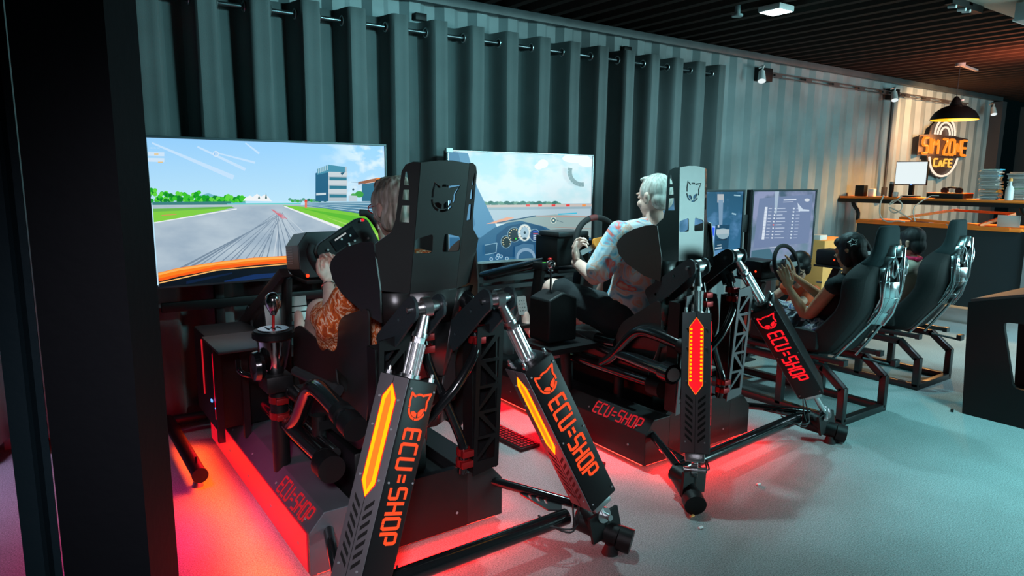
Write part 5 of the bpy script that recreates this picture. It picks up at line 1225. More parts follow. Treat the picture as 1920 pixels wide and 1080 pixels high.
# ------------------------------------------------------------------ the two cockpits
def cockpit(cx, yr, label):
    t = thing('cockpit_seat', label, 'racing cockpit', (cx, yr+0.6, 0), 'cockpits with chrome-backed seats')
    s = 0.022
    for sg in (-1, 1):
        x = cx+sg*0.25
        fr = MB()
        def B(a, c, w_=0.045): fr.bar(V((x, yr+a[0], a[1])), V((x, yr+c[0], c[1])), 0.045, w_, up=(1, 0, 0), bev=0.004)
        B((-0.0, 0.022), (1.19, 0.022)); B((0.022, 0.02), (0.022, 0.24)); B((0.022, 0.225), (0.17, 0.345)); B((0.15, 0.335), (0.95, 0.335)); B((0.45, 0.02), (0.45, 0.33)); B((0.95, 0.335), (1.16, 0.03)); B((0.022, 0.13), (0.95, 0.13), 0.035) if sg > 5 else None
        fr.build('side_frame', FRAMEM, t)
        sl = MB(); sl.box((x-sg*0.03, yr+0.42, 0.385), (0.035, 0.72, 0.03), bev=0.004); sl.box((x-sg*0.03, yr+0.05, 0.385), (0.05, 0.03, 0.035)); sl.build('slide_rail', SATIN, t)
    b = MB(); b.bar((cx-0.25, yr+0.022, 0.022), (cx+0.25, yr+0.022, 0.022), 0.045, 0.045, bev=0.004); b.build('cross_bar', FRAMEM, t); b = MB(); b.bar((cx-0.25, yr+1.17, 0.022), (cx+0.25, yr+1.17, 0.022), 0.045, 0.045); b.build('cross_bar', FRAMEM, t)
    b = MB(); b.bar((cx-0.25, yr+0.90, 0.335), (cx+0.25, yr+0.90, 0.335), 0.05, 0.04); b.build('cross_bar', FRAMEM, t); b = MB(); b.bar((cx-0.25, yr+0.3, 0.37), (cx+0.25, yr+0.3, 0.37), 0.05, 0.02); b.build('cross_bar', FRAMEM, t)
    b = MB(); b.cyl((cx+0.10, yr+0.10, 0.36), (cx+0.20, yr-0.04, 0.33), 0.008); b.box((cx+0.21, yr-0.055, 0.345), (0.06, 0.035, 0.045), bev=0.006); b.build('slide_lever', SATIN, t)
    # bucket seat shell -- cross-sections from the pan up the back
    # back line: bottom (yr+0.24, .42) -> top (yr-0.03, 1.20)
    def bp(z):
        K = [(0.28, 0.235), (0.40, 0.185), (0.60, 0.055), (0.70, -0.005), (0.78, -0.035), (0.90, -0.045), (1.05, -0.04), (1.24, -0.035)]
        for (za, ya), (zb, yb_) in zip(K, K[1:]):
            if z <= zb: return yr+ya+(yb_-ya)*(max(z, za)-za)/(zb-za)
        return yr+K[-1][1]
    secs = []  # z, half width, wing forward depth
    for z, hw, wf in ((0.40, 0.20, 0.18), (0.50, 0.225, 0.20), (0.62, 0.225, 0.16), (0.74, 0.235, 0.12), (0.84, 0.255, 0.13), (0.92, 0.252, 0.135), (0.98, 0.165, 0.12), (1.04, 0.108, 0.05), (1.12, 0.096, 0.035), (1.20, 0.090, 0.03), (1.235, 0.070, 0.02)): secs.append((z, hw, wf))
    def shell(name, off, m_, z0, z1, wk=1.0, th=0.03):
        bmx = bmesh.new(); rows = []
        for z, hw, wf in secs:
            if z < z0-1e-6 or z > z1+1e-6: continue
            row = []
            for k in range(-6, 7):
                u = k/6*wk; a = abs(u)
                x = cx+hw*math.copysign(min(1.0, a*1.25)**0.9, u) if a < 0.8 else cx+math.copysign(hw, u)
                y = bp(z)+off+ (wf*max(0, (a-0.62)/0.38)**1.2)
                row.append(bmx.verts.new((x, y, z-(0.35*0 if a < 0.62 else 0.02*(a-0.62)))))
            rows.append(row)
        for a_, c_ in zip(rows, rows[1:]):
            for i in range(12): bmx.faces.new((a_[i], a_[i+1], c_[i+1], c_[i]))
        mb = MB(); mb.bm.free(); mb.bm = bmx
        o = mb.build(name, m_, t, norm=False)
        so = o.modifiers.new('so', 'SOLIDIFY'); so.thickness = th; so.offset = 0
        sb = o.modifiers.new('sub', 'SUBSURF'); sb.levels = 1; sb.render_levels = 2
        return o
    shell('bucket_shell', 0.0, SEATBK, 0.40, 1.04, 1.0, 0.035)
    shell('headrest', -0.008, CUSH, 0.98, 1.235, 1.0, 0.055)
    # seat pan with side bolsters
    b = MB(); b.box((cx, yr+0.50, 0.43), (0.42, 0.50, 0.08), bev=0.03)
    for sg in (-1, 1): b.bar((cx+sg*0.22, yr+0.22, 0.49), (cx+sg*0.22, yr+0.72, 0.50), 0.06, 0.13, bev=0.025)
    b.build('seat_pan', SEATBK, t)
    # chrome back cover: raised shield with ribs and two slots
    def cb(x, z, d): return V((cx+x, bp(z)+d, z))
    Z = [(1.12, 0.045), (1.05, 0.085), (0.98, 0.115), (0.90, 0.125), (0.80, 0.100), (0.70, 0.070), (0.62, 0.060)]
    b = MB()
    dep = lambda u, k: -0.028-0.065*(1-abs(u)**2)-0.010*math.sin(k*2.1)
    for k, ((za, wa), (zb, wb)) in enumerate(zip(Z, Z[1:])):
        us = (-1, -0.62, -0.16, 0, 0.16, 0.62, 1)
        for ua, ub in zip(us, us[1:]):
            if k in (1, 2) and (ua in (-0.62, 0.16)): continue
            b.quad([cb(wa*ua, za, dep(ua, k)), cb(wb*ua, zb, dep(ua, k+1)), cb(wb*ub, zb, dep(ub, k+1)), cb(wa*ub, za, dep(ub, k))])
    o = b.build('chrome_back_cover', SILVER, t, norm=False); so = o.modifiers.new('so', 'SOLIDIFY'); so.thickness = 0.006
    bv = o.modifiers.new('b', 'BEVEL'); bv.width = 0.004; bv.segments = 2
    b = MB(); b.tube([cb(0.0, z, -0.100) for z in (1.11, 1.0, 0.85, 0.7, 0.62)], 0.010, 10)
    for sg in (-1, 1):
        b.tube([cb(sg*0.105, 0.97, -0.055), cb(sg*0.120, 0.88, -0.055), cb(sg*0.090, 0.76, -0.060), cb(sg*0.078, 0.68, -0.060), cb(sg*0.125, 0.50, -0.05), cb(sg*0.15, 0.36, -0.03)], 0.010, 10, 2)
        b.tube([cb(sg*0.062+0.034*math.cos(a*PI/8)*0.9, 0.985+0.055*math.sin(a*PI/8), -0.080) for a in range(16)], 0.008, 8, closed=True)
    b.build('chrome_rib', SILVER, t)
    b = MB(); b.box((cx-0.19, yr+0.02+0.25, 0.86), (0.012, 0.03, 0.012)); b.build('belt_bolt', STEEL, t)
    # front: wheel post, pedals plate
    b = MB(); b.bar((cx, yr+1.12, 0.02), (cx, yr+0.82, 0.78), 0.06, 0.05, up=(1, 0, 0)); b.box((cx, yr+0.86, 0.80), (0.22, 0.22, 0.015)); b.build('wheel_post', FRAMEM, t)
    b = MB(); b.box((cx, yr+1.07, 0.14), (0.40, 0.22, 0.012), frame((0, 0, 0), (1, 0, 0), (0, 1, 0))); b.build('pedal_plate', SATIN, t)
    for k in (-0.12, 0, 0.12):
        b = MB(); b.box((cx+k, yr+1.13, 0.24), (0.055, 0.008, 0.10), bev=0.002); b.box((cx+k, yr+1.15, 0.17), (0.015, 0.015, 0.08)); b.build('pedal', STEELP, t)
    # wheel base and wheel
    b = MB(); b.box((cx, yr+0.86, 0.87), (0.20, 0.22, 0.13), bev=0.02); wb = b.build('wheel_base', PLAST, t)
    b = MB(); b.ell((cx-0.102, yr+0.80, 0.86), (0.004, 0.008, 0.008)); b.build('power_light', REDDOT, wb)
    wc = V((cx, yr+0.63, 0.92)); n = V((0, -1, 0.28)).normalized(); m_ = frame(wc, (1, 0, 0), n.cross(V((1, 0, 0))))
    b = MB(); b.tube([m_ @ V((0.135*math.cos(a*PI/20), 0.135*math.sin(a*PI/20), 0)) for a in range(40)], 0.014, 12, closed=True); sw = b.build('steering_wheel', RUBBER, t)
    b = MB(); b.cyl(m_ @ V((0, 0, -0.10)), m_ @ V((0, 0, 0.015)), 0.045, seg=24)
    for a in (0, 180, 270): b.bar(m_ @ V((0.03*math.cos(math.radians(a)), 0.03*math.sin(math.radians(a)), 0)), m_ @ V((0.128*math.cos(math.radians(a)), 0.128*math.sin(math.radians(a)), 0)), 0.03, 0.01, up=n)
    b.build('hub', GREYP, sw)
    return t
FRAMEM = mat('cockpit_frame_paint', (0.010, 0.011, 0.012), 0.4, 0.1, bump=0.06, bscale=300)
cockpit(4.255, 2.11, 'near racing cockpit with grey headrest and chrome seat back, the star-clip child sitting in it')
cockpit(5.42, 2.20, 'far racing cockpit with grey headrest and chrome back, cream T-shirt child sitting in it')

# monitors in front of the cockpits
def monitor(x0, x1, yp, z0, z1, label, paint):
    t = thing('television', label, 'television', ((x0+x1)/2, yp, 0))
    tv_case(t, yp, x0, x1, z0, z1, bez=0.016, frame_m=mat('glossy_bezel', (0.05, 0.06, 0.065), 0.2), chin=0.022)
    P = Picture(yp, x0, x1, z0, z1); paint(P, x0, x1, z0, z1); P.build(t)
    b = MB(); b.box(((x0+x1)/2, yp+0.08, 0.66), (0.07, 0.05, 1.22)); b.box(((x0+x1)/2, yp+0.24, 0.03), (0.5, 0.34, 0.05), bev=0.01); b.box(((x0+x1)/2, yp+0.16, 0.08), (0.07, 0.2, 0.05)); b.build('stand', GREYP, t)
    return t
def pt3(P, x0, x1, z0, z1):
    G = sky_mat('screen_deep_blue', (24, 78, 110), (52, 110, 150), z0, z1, (90, 140, 185), 0.45, 0.65, (2, 1, 3), 2.5)
    P.poly([(x0, z0), (x1, z0), (x1, z1), (x0, z1)], G, False)
    P.poly([(1345, 364), (1357, 364), (1357, 380), (1345, 380)], (175, 180, 185)); P.poly([(1347, 375), (1356, 375), (1354, 425), (1348, 425)], (120, 150, 178))
    P.line((1376, 366), (1388, 367), 2.4, (150, 190, 205)); P.line((1372, 400), (1380, 402), 3, (140, 180, 200))
    P.poly([(1330, 423), (1341, 424), (1337, 474), (1326, 476)], (150, 190, 250)); P.poly([(1333, 426), (1340, 427), (1338, 442), (1331, 441)], (44, 90, 240)); P.poly([(1330, 455), (1337, 456), (1336, 472), (1328, 472)], (44, 90, 240)); P.disc((1334, 450), 2.6, 3, (230, 240, 250), 8)
    P.poly([(1341, 422), (1368, 421), (1365, 466), (1339, 470)], (20, 66, 96)); P.disc((1355, 438), 12, 10, (140, 170, 182)); P.poly([(1343, 430), (1367, 430), (1366, 438), (1342, 440)], (170, 188, 196)); P.line((1343, 450), (1362, 449), 2, (20, 40, 60)); P.line((1344, 460), (1352, 459), 1.6, (150, 170, 180)); P.line((1340, 466), (1353, 464), 3, (170, 190, 200))
    P.line((1345, 424), (1348, 424), 5, (190, 200, 205))
def pt4(P, x0, x1, z0, z1):
    G = sky_mat('screen_grey_violet', (70, 96, 118), (112, 140, 160), z0, z1, (140, 150, 185), 0.42, 0.62, (2, 1, 3), 2.0)
    P.poly([(x0, z0), (x1, z0), (x1, z1), (x0, z1)], G, False)
    P.poly([(1424, 372), (1524, 364), (1516, 455), (1412, 466)], (112, 130, 165)); P.poly([(1453, 358), (1461, 358), (1456, 400), (1452, 400)], (165, 185, 205))
    P.line((1469, 375), (1493, 374), 2.4, (210, 220, 235)); P.line((1468, 379), (1487, 378), 1.2, (180, 190, 210)); P.disc((1513, 375), 5, 3, (210, 218, 228))
    for k in range(10):
        y = 391+k*6.1; x = 1436-k*0.95
        P.poly([(x-2, y-3), (x+3, y-3), (x+2.4, y+2.8), (x-2.6, y+2.8)], (215, 225, 238)); P.line((x+5, y), (x+11, y), 1.4, (190, 200, 220)); P.disc((x+17, y), 1.6, 1.6, (225, 120, 120) if k == 5 else (215, 225, 235), 8)
        P.line((x+21, y), (x+36+4*math.sin(k*2.2), y-0.4), 1.5, (190, 203, 222)); P.disc((x+52, y), 2, 1.6, (200, 215, 230), 8); P.line((x+57, y), (x+64, y-0.3), 1.3, (168, 182, 208))
    P.poly([(1492, 380), (1502, 392), (1514, 393), (1514, 396), (1494, 396)], (200, 215, 232)); P.line((1440, 464), (1470, 461), 1.4, (180, 190, 210))
    P.poly([(1404, 470), (1440, 466), (1450, 485), (1404, 490)], (70, 110, 128))
monitor(3.70, 4.625, 3.40, 0.83, 1.405, 'television with a deep blue menu, half hidden by the second simulator seat', pt3)
monitor(4.755, 5.635, 3.40, 0.83, 1.405, 'television showing a grey-violet list screen, facing the near cockpit', pt4)
b = MB(); b.box((4.69, 3.43, 1.15), (0.10, 0.02, 0.14), bev=0.004); b.cyl((4.68, 3.42, 1.19), (4.68, 3.414, 1.19), 0.006); b.cyl((4.68, 3.42, 1.11), (4.68, 3.414, 1.11), 0.006)
tag(b.build('monitor_bracket', SATIN), 'small dark bracket with two bolts joining the blue-menu and list-screen televisions', 'bracket')
b = MB(); b.box((4.69, 3.47, 0.965), (0.06, 0.02, 0.20)); tag(b.build('paper_note', WHITEP), 'pale paper strip hanging below the bracket between the two televisions', 'paper')

# ------------------------------------------------------------------ counter and what stands on it
DX = 8.0
t = thing('gaming_counter', 'long dark counter with bright orange tops and a raised rear shelf, beside the corrugated wall', 'counter', (8.3, 3.5, 0))
b = MB(); b.box((DX+0.35, 3.46, 1.02), (0.70, 1.66, 0.035), bev=0.004); b.build('desk_top', ORANGE, t)
b = MB(); b.prism([(2.72, 1.02), (4.26, 1.035), (4.26, 1.055), (2.72, 1.045)], 0.02, frame((DX-0.008, 0, 0), (0, 1, 0), (0, 0, 1))); b.build('front_edge', ORANGE, t)
b = MB(); b.box((DX+0.03, 3.42, 0.60), (0.03, 1.72, 0.82)); b.build('front_panel', DESKP, t)
b = MB(); b.box((DX+0.02, 2.555, 0.60), (0.04, 0.035, 0.86)); b.build('edge_trim', SATIN2 if 'SATIN2' in globals() else GREYP, t)
b = MB(); b.box((DX+0.22, 3.54, 1.30), (0.34, 2.0, 0.03), bev=0.003); b.build('upper_shelf', ORANGE, t)
b = MB(); b.box((DX+0.04, 3.54, 1.265), (0.03, 2.0, 0.045)); b.build('shelf_rail', BLACK, t)
for y in (4.40, 2.68):
    b = MB(); b.tube([(DX+0.10, y, 1.26), (DX+0.10, y-0.02, 1.20), (DX+0.10, y-0.08, 1.14), (DX+0.10, y-0.08, 1.03)], 0.022, 10, 1); b.build('shelf_leg', BLACK, t)
b = MB()
for y in (2.70, 4.15): b.box((DX+0.62, y, 0.5), (0.05, 0.05, 1.0)); b.box((DX+0.06, y, 0.10), (0.05, 0.05, 0.2))
b.build('leg', BLACK, t)
# orange open frame lying on the desk
t = thing('orange_frame', 'flat open orange frame lying on the lower orange desk top', 'frame', (8.25, 3.3, 1.04))
b = MB()
pts = [(8.050, 3.808, 1.084), (8.050, 3.017, 1.048), (8.300, 2.799, 1.174), (8.380, 3.393, 1.185)]
for i in range(4): b.bar(pts[i], pts[(i+1) % 4], 0.05, 0.025)
b.build('frame_bars', ORANGE, t)
# things on the shelf
SH = 1.315
def top(name, label, cat, loc, parts, group=None):
    r = thing(name, label, cat, loc, group)
    for nm, mb, m_ in parts: mb.build(nm, m_, r)
    return r
# white monitor
a = MB(); a.box((8.16, 3.785, 1.585), (0.03, 0.345, 0.265), bev=0.006)
s2 = MB(); s2.box((8.1435, 3.785, 1.587), (0.001, 0.33, 0.245)); st = MB(); st.box((8.19, 3.785, 1.42), (0.03, 0.05, 0.16)); st.box((8.19, 3.785, SH+0.012), (0.14, 0.16, 0.015), bev=0.004); lt = MB(); lt.box((8.142, 3.77, 1.458), (0.002, 0.02, 0.006))
top('computer_monitor', 'small computer monitor with a blank white screen on the raised orange shelf', 'monitor', (8.17, 3.785, SH), [('case', a, PLAST), ('screen', s2, glow('white_screen', lin(232, 244, 246), 1.0)), ('stand', st, PLAST), ('power_light', lt, BLUEL)])
# console with headphones
a = MB(); a.box((8.16, 3.37, SH+0.03), (0.26, 0.36, 0.05), bev=0.004); c = MB(); c.box((8.16, 3.37, SH+0.058), (0.262, 0.362, 0.008)); d = MB(); d.box((8.029, 3.46, SH+0.03), (0.003, 0.08, 0.006))
top('game_console', 'flat black game console with an orange-lit top on the shelf, right of the white monitor', 'console', (8.16, 3.37, SH), [('case', a, PLAST), ('lid', c, ORANGE), ('disc_slot', d, WHITEP)])
a = MB(); a.tube([(8.10+0.02*math.sin(k), 3.33+0.075*math.cos(k*PI/8), SH+0.09+0.03*math.sin(k*PI/8)) for k in range(9)], 0.010, 8); c = MB(); c.cyl((8.09, 3.40, SH+0.085), (8.12, 3.40, SH+0.085), 0.035); e = MB(); e.cyl((8.09, 3.26, SH+0.085), (8.12, 3.26, SH+0.085), 0.035)
top('headphones', 'black headphones lying on the game console', 'headphones', (8.1, 3.33, SH+0.06), [('headband', a, PLAST), ('ear_cup', c, PLAST), ('ear_cup', e, PLAST)])
# small boxes at the left end
a = MB(); a.box((8.14, 4.33, SH+0.065), (0.09, 0.11, 0.13), bev=0.008); tag(a.build('speaker_box', PLAST), 'small black speaker box at the wall end of the raised shelf', 'speaker')
a = MB(); a.box((8.14, 4.20, SH+0.045), (0.06, 0.07, 0.09), bev=0.006); tag(a.build('charger_box', WHITEP), 'small white box beside the black speaker box on the shelf', 'box')
a = MB(); a.box((8.14, 3.98, SH+0.075), (0.05, 0.035, 0.15), bev=0.006); c = MB(); c.box((8.14, 3.98, SH+0.16), (0.04, 0.03, 0.03)); top('webcam_holder', 'thin black upright gadget on the shelf just left of the white monitor', 'gadget', (8.14, 3.98, SH), [('body', a, PLAST), ('head', c, GREYP)])
a = MB(); a.box((8.12, 3.92, SH+0.03), (0.05, 0.05, 0.06), bev=0.01); tag(a.build('plug_adapter', WHITEP), 'white plug adapter beside the foot of the white monitor', 'adapter')
a = MB(); a.box((8.12, 4.38-0.0, SH+0.004), (0.16, 0.0, 0.0)) if False else a.box((8.10, 4.17-0.25+0.33, SH+0.01), (0.12, 0.02, 0.02)); a.bm.free()
# game cases: two stacks
random.seed(21)
CASEC = [mat('case_grey', (0.36, 0.37, 0.36), 0.35), mat('case_pale', (0.50, 0.50, 0.48), 0.35), mat('case_blue', (0.05, 0.45, 0.75), 0.35), mat('case_orange', (0.85, 0.35, 0.06), 0.4), mat('case_dark', (0.06, 0.07, 0.08), 0.4), mat('case_green', (0.10, 0.5, 0.12), 0.35)]
CN = ['grey', 'pale', 'blue', 'orange', 'dark', 'green']
proto = {}
def game_case(x, y, z, rz, ci, stack, idx, n):
    key = ci
    if key not in proto:
        mb = MB(); mb.box((0, 0, 0.0075), (0.135, 0.17, 0.013), bev=0.003); r = thing('game_case', '', 'game case'); c = mb.build('cover', CASEC[ci], r)
        m2 = MB(); m2.box((-0.066, 0, 0.0075), (0.006, 0.16, 0.009)); m2.build('spine_insert', CASEC[(1 if ci != 1 else 0)], r)
        proto[key] = [r, False]
    r0, used = proto[key]
    if not used: r = r0; proto[key][1] = True
    else:
        r = r0.copy(); COL.objects.link(r)
        for ch in r0.children: q = ch.copy(); COL.objects.link(q); q.parent = r
    r.location = (x, y, z); r.rotation_euler = (0, 0, rz)
    pos = 'topmost' if idx == n-1 else 'bottom' if idx == 0 else 'upper' if idx > n*0.66 else 'lower' if idx < n*0.33 else 'middle'
    nm = {'A': 'left, taller', 'B': 'right'}[stack]
    r['label'] = '%s game case, %s in the %s stack on the raised shelf' % (CN[ci], pos, nm); r['category'] = 'game case'
    r['group'] = '%s %s game cases in the %s stack' % (pos, CN[ci], nm)
seqA = [0, 2, 1, 0, 0, 3, 3, 1, 0, 0, 1, 0, 4, 0, 1, 0, 2, 0, 1, 0, 2]; z = SH+0.001
for i, ci in enumerate(seqA):
    game_case(8.14+random.uniform(-0.012, 0.012), 2.985+random.uniform(-0.015, 0.015), z, random.uniform(-0.10, 0.10), ci, 'A', i, len(seqA)); z += 0.0148
seqB = [1, 0, 1, 1, 0, 1, 0, 5, 1, 0, 1, 1, 0, 1, 0, 1, 1, 0, 1]; z = SH+0.001
for i, ci in enumerate(seqB):
    game_case(8.20+random.uniform(-0.012, 0.012), 2.755+random.uniform(-0.012, 0.012), z, random.uniform(-0.08, 0.08), ci, 'B', i, len(seqB)); z += 0.0148
a = MB(); a.lathe([(0.032, 0), (0.036, 0.01), (0.036, 0.10), (0.030, 0.13), (0.014, 0.15), (0.012, 0.19), (0.014, 0.2)], M.Translation((8.08, 2.79, SH))); c = MB(); c.lathe([(0.016, 0.19), (0.014, 0.215), (0.004, 0.225)], M.Translation((8.08, 2.79, SH)))
top('spray_bottle', 'white pump bottle standing in front of the right stack of game cases', 'bottle', (8.08, 2.79, SH), [('bottle_body', a, WHITEP), ('nozzle', c, CARD)])
a = MB(); a.box((8.12, 2.78, 1.105), (0.02, 0.20, 0.12), bev=0.004); tag(a.build('white_card_box', WHITEP), 'white box standing on the lower desk at its right end', 'box')
a = MB(); a.box((8.15, 3.62, 1.05), (0.12, 0.20, 0.025), bev=0.006); tag(a.build('white_keyboard', WHITEP), 'pale keyboard lying on the lower orange desk', 'keyboard')
# loose white cables hanging over the shelf and desk
def cable(label, pts, r=0.006, m_=WIREW):
    b = MB(); b.tube(pts, r, 8, 3); tag(b.build('cable', m_), label, 'cable')
cable('white cable hanging from the shelf down past the desk edge behind the near headrest', [(8.02, 4.0, 1.34), (7.98, 4.02, 1.22), (7.98, 4.00, 1.08), (7.97, 3.90, 1.03), (7.96, 3.80, 1.06), (7.98, 3.72, 1.05)], 0.008)
cable('white cable curled in a round loop below the white monitor', [(8.02, 3.80, 1.33)]+[(7.985, 3.84+0.075*math.cos(k*PI/5), 1.215+0.075*math.sin(k*PI/5)) for k in range(11)]+[(8.0, 3.70, 1.10), (8.05, 3.66, 1.06)], 0.007)
cable('thin white cable crossing from the shelf to the desk right of the loop', [(8.02, 3.50, 1.34), (7.985, 3.58, 1.28), (7.985, 3.66, 1.20), (7.99, 3.62, 1.06)], 0.006)
cable('thin grey cable dangling down the dark counter front', [(7.985, 3.30, 1.05), (7.97, 3.22, 0.98), (7.965, 3.25, 0.90), (7.965, 3.22, 0.80), (7.965, 3.28, 0.75)], 0.004, GREYP)

# cardboard box behind the cockpit wheel
t = thing('cardboard_box', 'orange-lit cardboard box standing behind the list-screen television', 'box', (6.9, 4.0, 0.3))
b = MB(); b.box((6.90, 3.98, 0.63), (0.62, 0.3, 0.52), bev=0.004); b.build('carton', CARD, t)
b = MB(); b.box((6.98, 3.828, 0.84), (0.012, 0.002, 0.03)); b.box((7.01, 3.828, 0.84), (0.012, 0.002, 0.03)); b.build('printed_mark', CLAMPM2, t)
b = MB(); b.box((6.9, 4.1, 0.18), (0.9, 0.5, 0.36), bev=0.01); tag(b.build('storage_crate', PLAST), 'low black crate under the orange-lit cardboard box by the wall', 'crate')
b = MB(); b.box((6.68, 3.95, 0.915), (0.13, 0.10, 0.05), bev=0.004); tag(b.build('paper_stack', WHITEP), 'small stack of white paper on the cardboard box', 'paper')

# ------------------------------------------------------------------ black cabinet at the right edge
t = thing('display_cabinet', 'tall black cabinet with a cut-out window, at the right edge of the floor', 'cabinet', (5.4, 1.3, 0))
o = rounded([(1.80, 0.0), (1.84, 0.735), (1.20, 0.90), (0.55, 0.90), (0.55, 0.0)], 0.01)
h = rounded([(1.635, 0.64), (1.54, 0.24), (0.80, 0.24), (0.80, 0.68)], 0.03)
for x in (4.90, 5.75): plate('side_panel', o, [h], 0.03, frame((x, 0, 0), (0, 1, 0), (0, 0, 1)), PLAST, t)
b = MB(); b.bar((5.325, 1.83, 0.745), (5.325, 1.20, 0.905), 0.85, 0.02); b.bar((5.325, 1.20, 0.905), (5.325, 0.55, 0.905), 0.85, 0.02); b.build('top_panel', mat('brown_top', (0.04, 0.018, 0.018), 0.6, bump=0.1), t)
b = MB(); b.box((5.325, 1.19, 0.03), (0.82, 1.2, 0.04)); b.build('bottom_shelf', PLAST, t)
b = MB(); b.box((5.4, 1.15, 0.30), (0.5, 0.5, 0.5), bev=0.02); tag(b.build('storage_bin', mat('pale_blue_bin', (0.5, 0.66, 0.8), 0.5, var=0.5, vscale=6)), 'pale blue patterned bin inside the black cabinet window', 'bin')
a = MB(); a.cyl((4.86, 1.85, 0), (4.86, 1.85, 0.02), 0.009); tag(a.build('floor_plug', RUBBER), 'tiny dark plug on the carpet at the foot of the black cabinet', 'plug')

# ------------------------------------------------------------------ wall and ceiling fittings
# square led lamp
t = thing('ceiling_lamp', 'square white LED lamp on the dark ceiling, glowing blue-white', 'lamp', (4.59, 3.19, CEIL))
b = MB(); b.box((4.59, 3.19, CEIL-0.03), (0.18, 0.18, 0.04), bev=0.006); b.build('lamp_case', WHITEP, t)
b = MB(); b.box((4.59, 3.19, CEIL-0.052), (0.16, 0.16, 0.004)); b.build('diffuser', LAMPW, t)
b = MB(); b.cyl((4.45, 3.42, CEIL-0.05), (4.45, 3.42, CEIL+0.02), 0.02); b.cyl((4.45, 3.42, CEIL-0.06), (4.45, 3.42, CEIL-0.045), 0.04); tag(b.build('ceiling_sensor', GREYP), 'tiny round sensor on the ceiling beside the square lamp', 'sensor')
# pendant
t = thing('pendant_lamp', 'black dome pendant lamp with glowing orange inside, hanging before the neon sign', 'lamp', (8.37, 3.5, 2.15))
PX, PY, PZ = 8.385, 3.5, 2.165
b = MB(); pr = [(0.235, 0.0), (0.225, 0.03), (0.19, 0.085), (0.13, 0.13), (0.06, 0.155), (0.045, 0.20), (0.03, 0.23), (0.012, 0.25)]; prof2 = pr+[(0.01, 0.24), (0.04, 0.19), (0.055, 0.15), (0.125, 0.122), (0.183, 0.08), (0.216, 0.03), (0.228, 0.003)]
bm_ = MB(); seg = 40; rings = [[bm_.bm.verts.new((PX+r*math.cos(2*PI*k/seg), PY+r*math.sin(2*PI*k/seg), PZ+z)) for k in range(seg)] for r, z in prof2]
for A, B_ in zip(rings, rings[1:]+rings[:1]):
    for k in range(seg): bm_.bm.faces.new((A[k], A[(k+1) % seg], B_[(k+1) % seg], B_[k]))
b.bm.free(); bm_.build('lamp_shade', BLACK, t)
b = MB(); b.cyl((PX, PY, PZ-0.004), (PX, PY, PZ+0.006), 0.226, seg=40); b.build('glowing_inside', LAMPO, t)
b = MB(); b.cyl((PX, PY, PZ+0.24), (PX, PY, CEIL), 0.004); b.build('cord', WIREB, t)
b = MB(); b.cyl((PX, PY, CEIL-0.03), (PX, PY, CEIL+0.02), 0.05); b.bar((PX, PY, CEIL-0.015), (PX+0.55, PY+0.05, CEIL-0.015), 0.03, 0.02); b.build('ceiling_rose', GREYP, t)
b = MB(); b.ell((PX+0.02, PY-0.05, PZ+0.21), (0.02, 0.02, 0.012)); b.build('shade_clip', WHITEP, t)
# neon sign
t = thing('neon_sign', 'neon sign with orange lettering, white rainbow arcs above and a white shield below', 'sign', (10.4, WALL_Y-0.05, 1.95))
NY = WALL_Y-0.06
b = MB(); mxs = frame((0, NY, 0), (1, 0, 0), (0, 0, 1))
b.prism([(9.68, 1.84), (11.12, 1.84), (11.14, 2.10), (10.75, 2.12), (10.72, 2.22), (10.5, 2.34), (10.2, 2.34), (9.98, 2.22), (9.95, 2.12), (9.68, 2.10)], -0.012, mxs)
b.prism([(9.95, 1.835), (10.85, 1.835), (10.80, 1.70), (10.62, 1.58), (10.38, 1.53), (10.14, 1.60), (9.98, 1.72)], -0.012, mxs); b.build('backing_board', mat('sign_board', (0.02, 0.016, 0.018), 0.4), t)
def sp(x, z): return V((x, NY-0.022, z))
for ch, xs, wd in (('S', 9.76, 0.13), ('I', 9.93, 0.08), ('M', 10.03, 0.17), ('Z', 10.34, 0.15), ('O', 10.53, 0.15), ('N', 10.72, 0.15), ('E', 10.91, 0.14)):
    b = MB()
    for st_ in GL[ch]:
        b.tube([sp(xs+x*wd, 1.865+z*0.205) for x, z in st_], 0.017, 8, 1)
        b.tube([sp(xs+0.018+x*(wd-0.036)+0.0, 1.875+z*0.185) for x, z in st_], 0.009, 6, 1)
    b.build('neon_letter', NEONO, t)
for k, ch in enumerate('CAFE'):
    b = MB()
    for st_ in GL[ch]: b.tube([sp(10.12+k*0.145+x*0.095, 1.70+z*0.10) for x, z in st_], 0.012, 8, 1)
    b.build('neon_letter', NEONC, t)
for R_ in (0.30, 0.22, 0.14):
    b = MB(); b.tube([sp(10.36+R_*math.cos(a*PI/12), 2.125+R_*0.75*math.sin(a*PI/12)) for a in range(13)], 0.013, 8); b.build('neon_arc', NEONW, t)
b = MB(); b.tube([sp(x, z) for x, z in ((9.97, 1.82), (10.02, 1.70), (10.16, 1.60), (10.38, 1.56), (10.60, 1.60), (10.76, 1.71), (10.82, 1.82))], 0.014, 8, 2); b.build('neon_shield', NEONW, t)
# conduit pole on the wall
b = MB(); b.cyl((8.86, WALL_Y-0.08, 1.33), (8.86, WALL_Y-0.08, 2.58), 0.014); b.box((8.86, WALL_Y-0.08, 1.36), (0.06, 0.05, 0.12), bev=0.006); tag(b.build('conduit_pipe', mat('conduit_dark', (0.04, 0.035, 0.035), 0.5)), 'thin dark vertical conduit on the wall between the shelf and the rail', 'pipe')
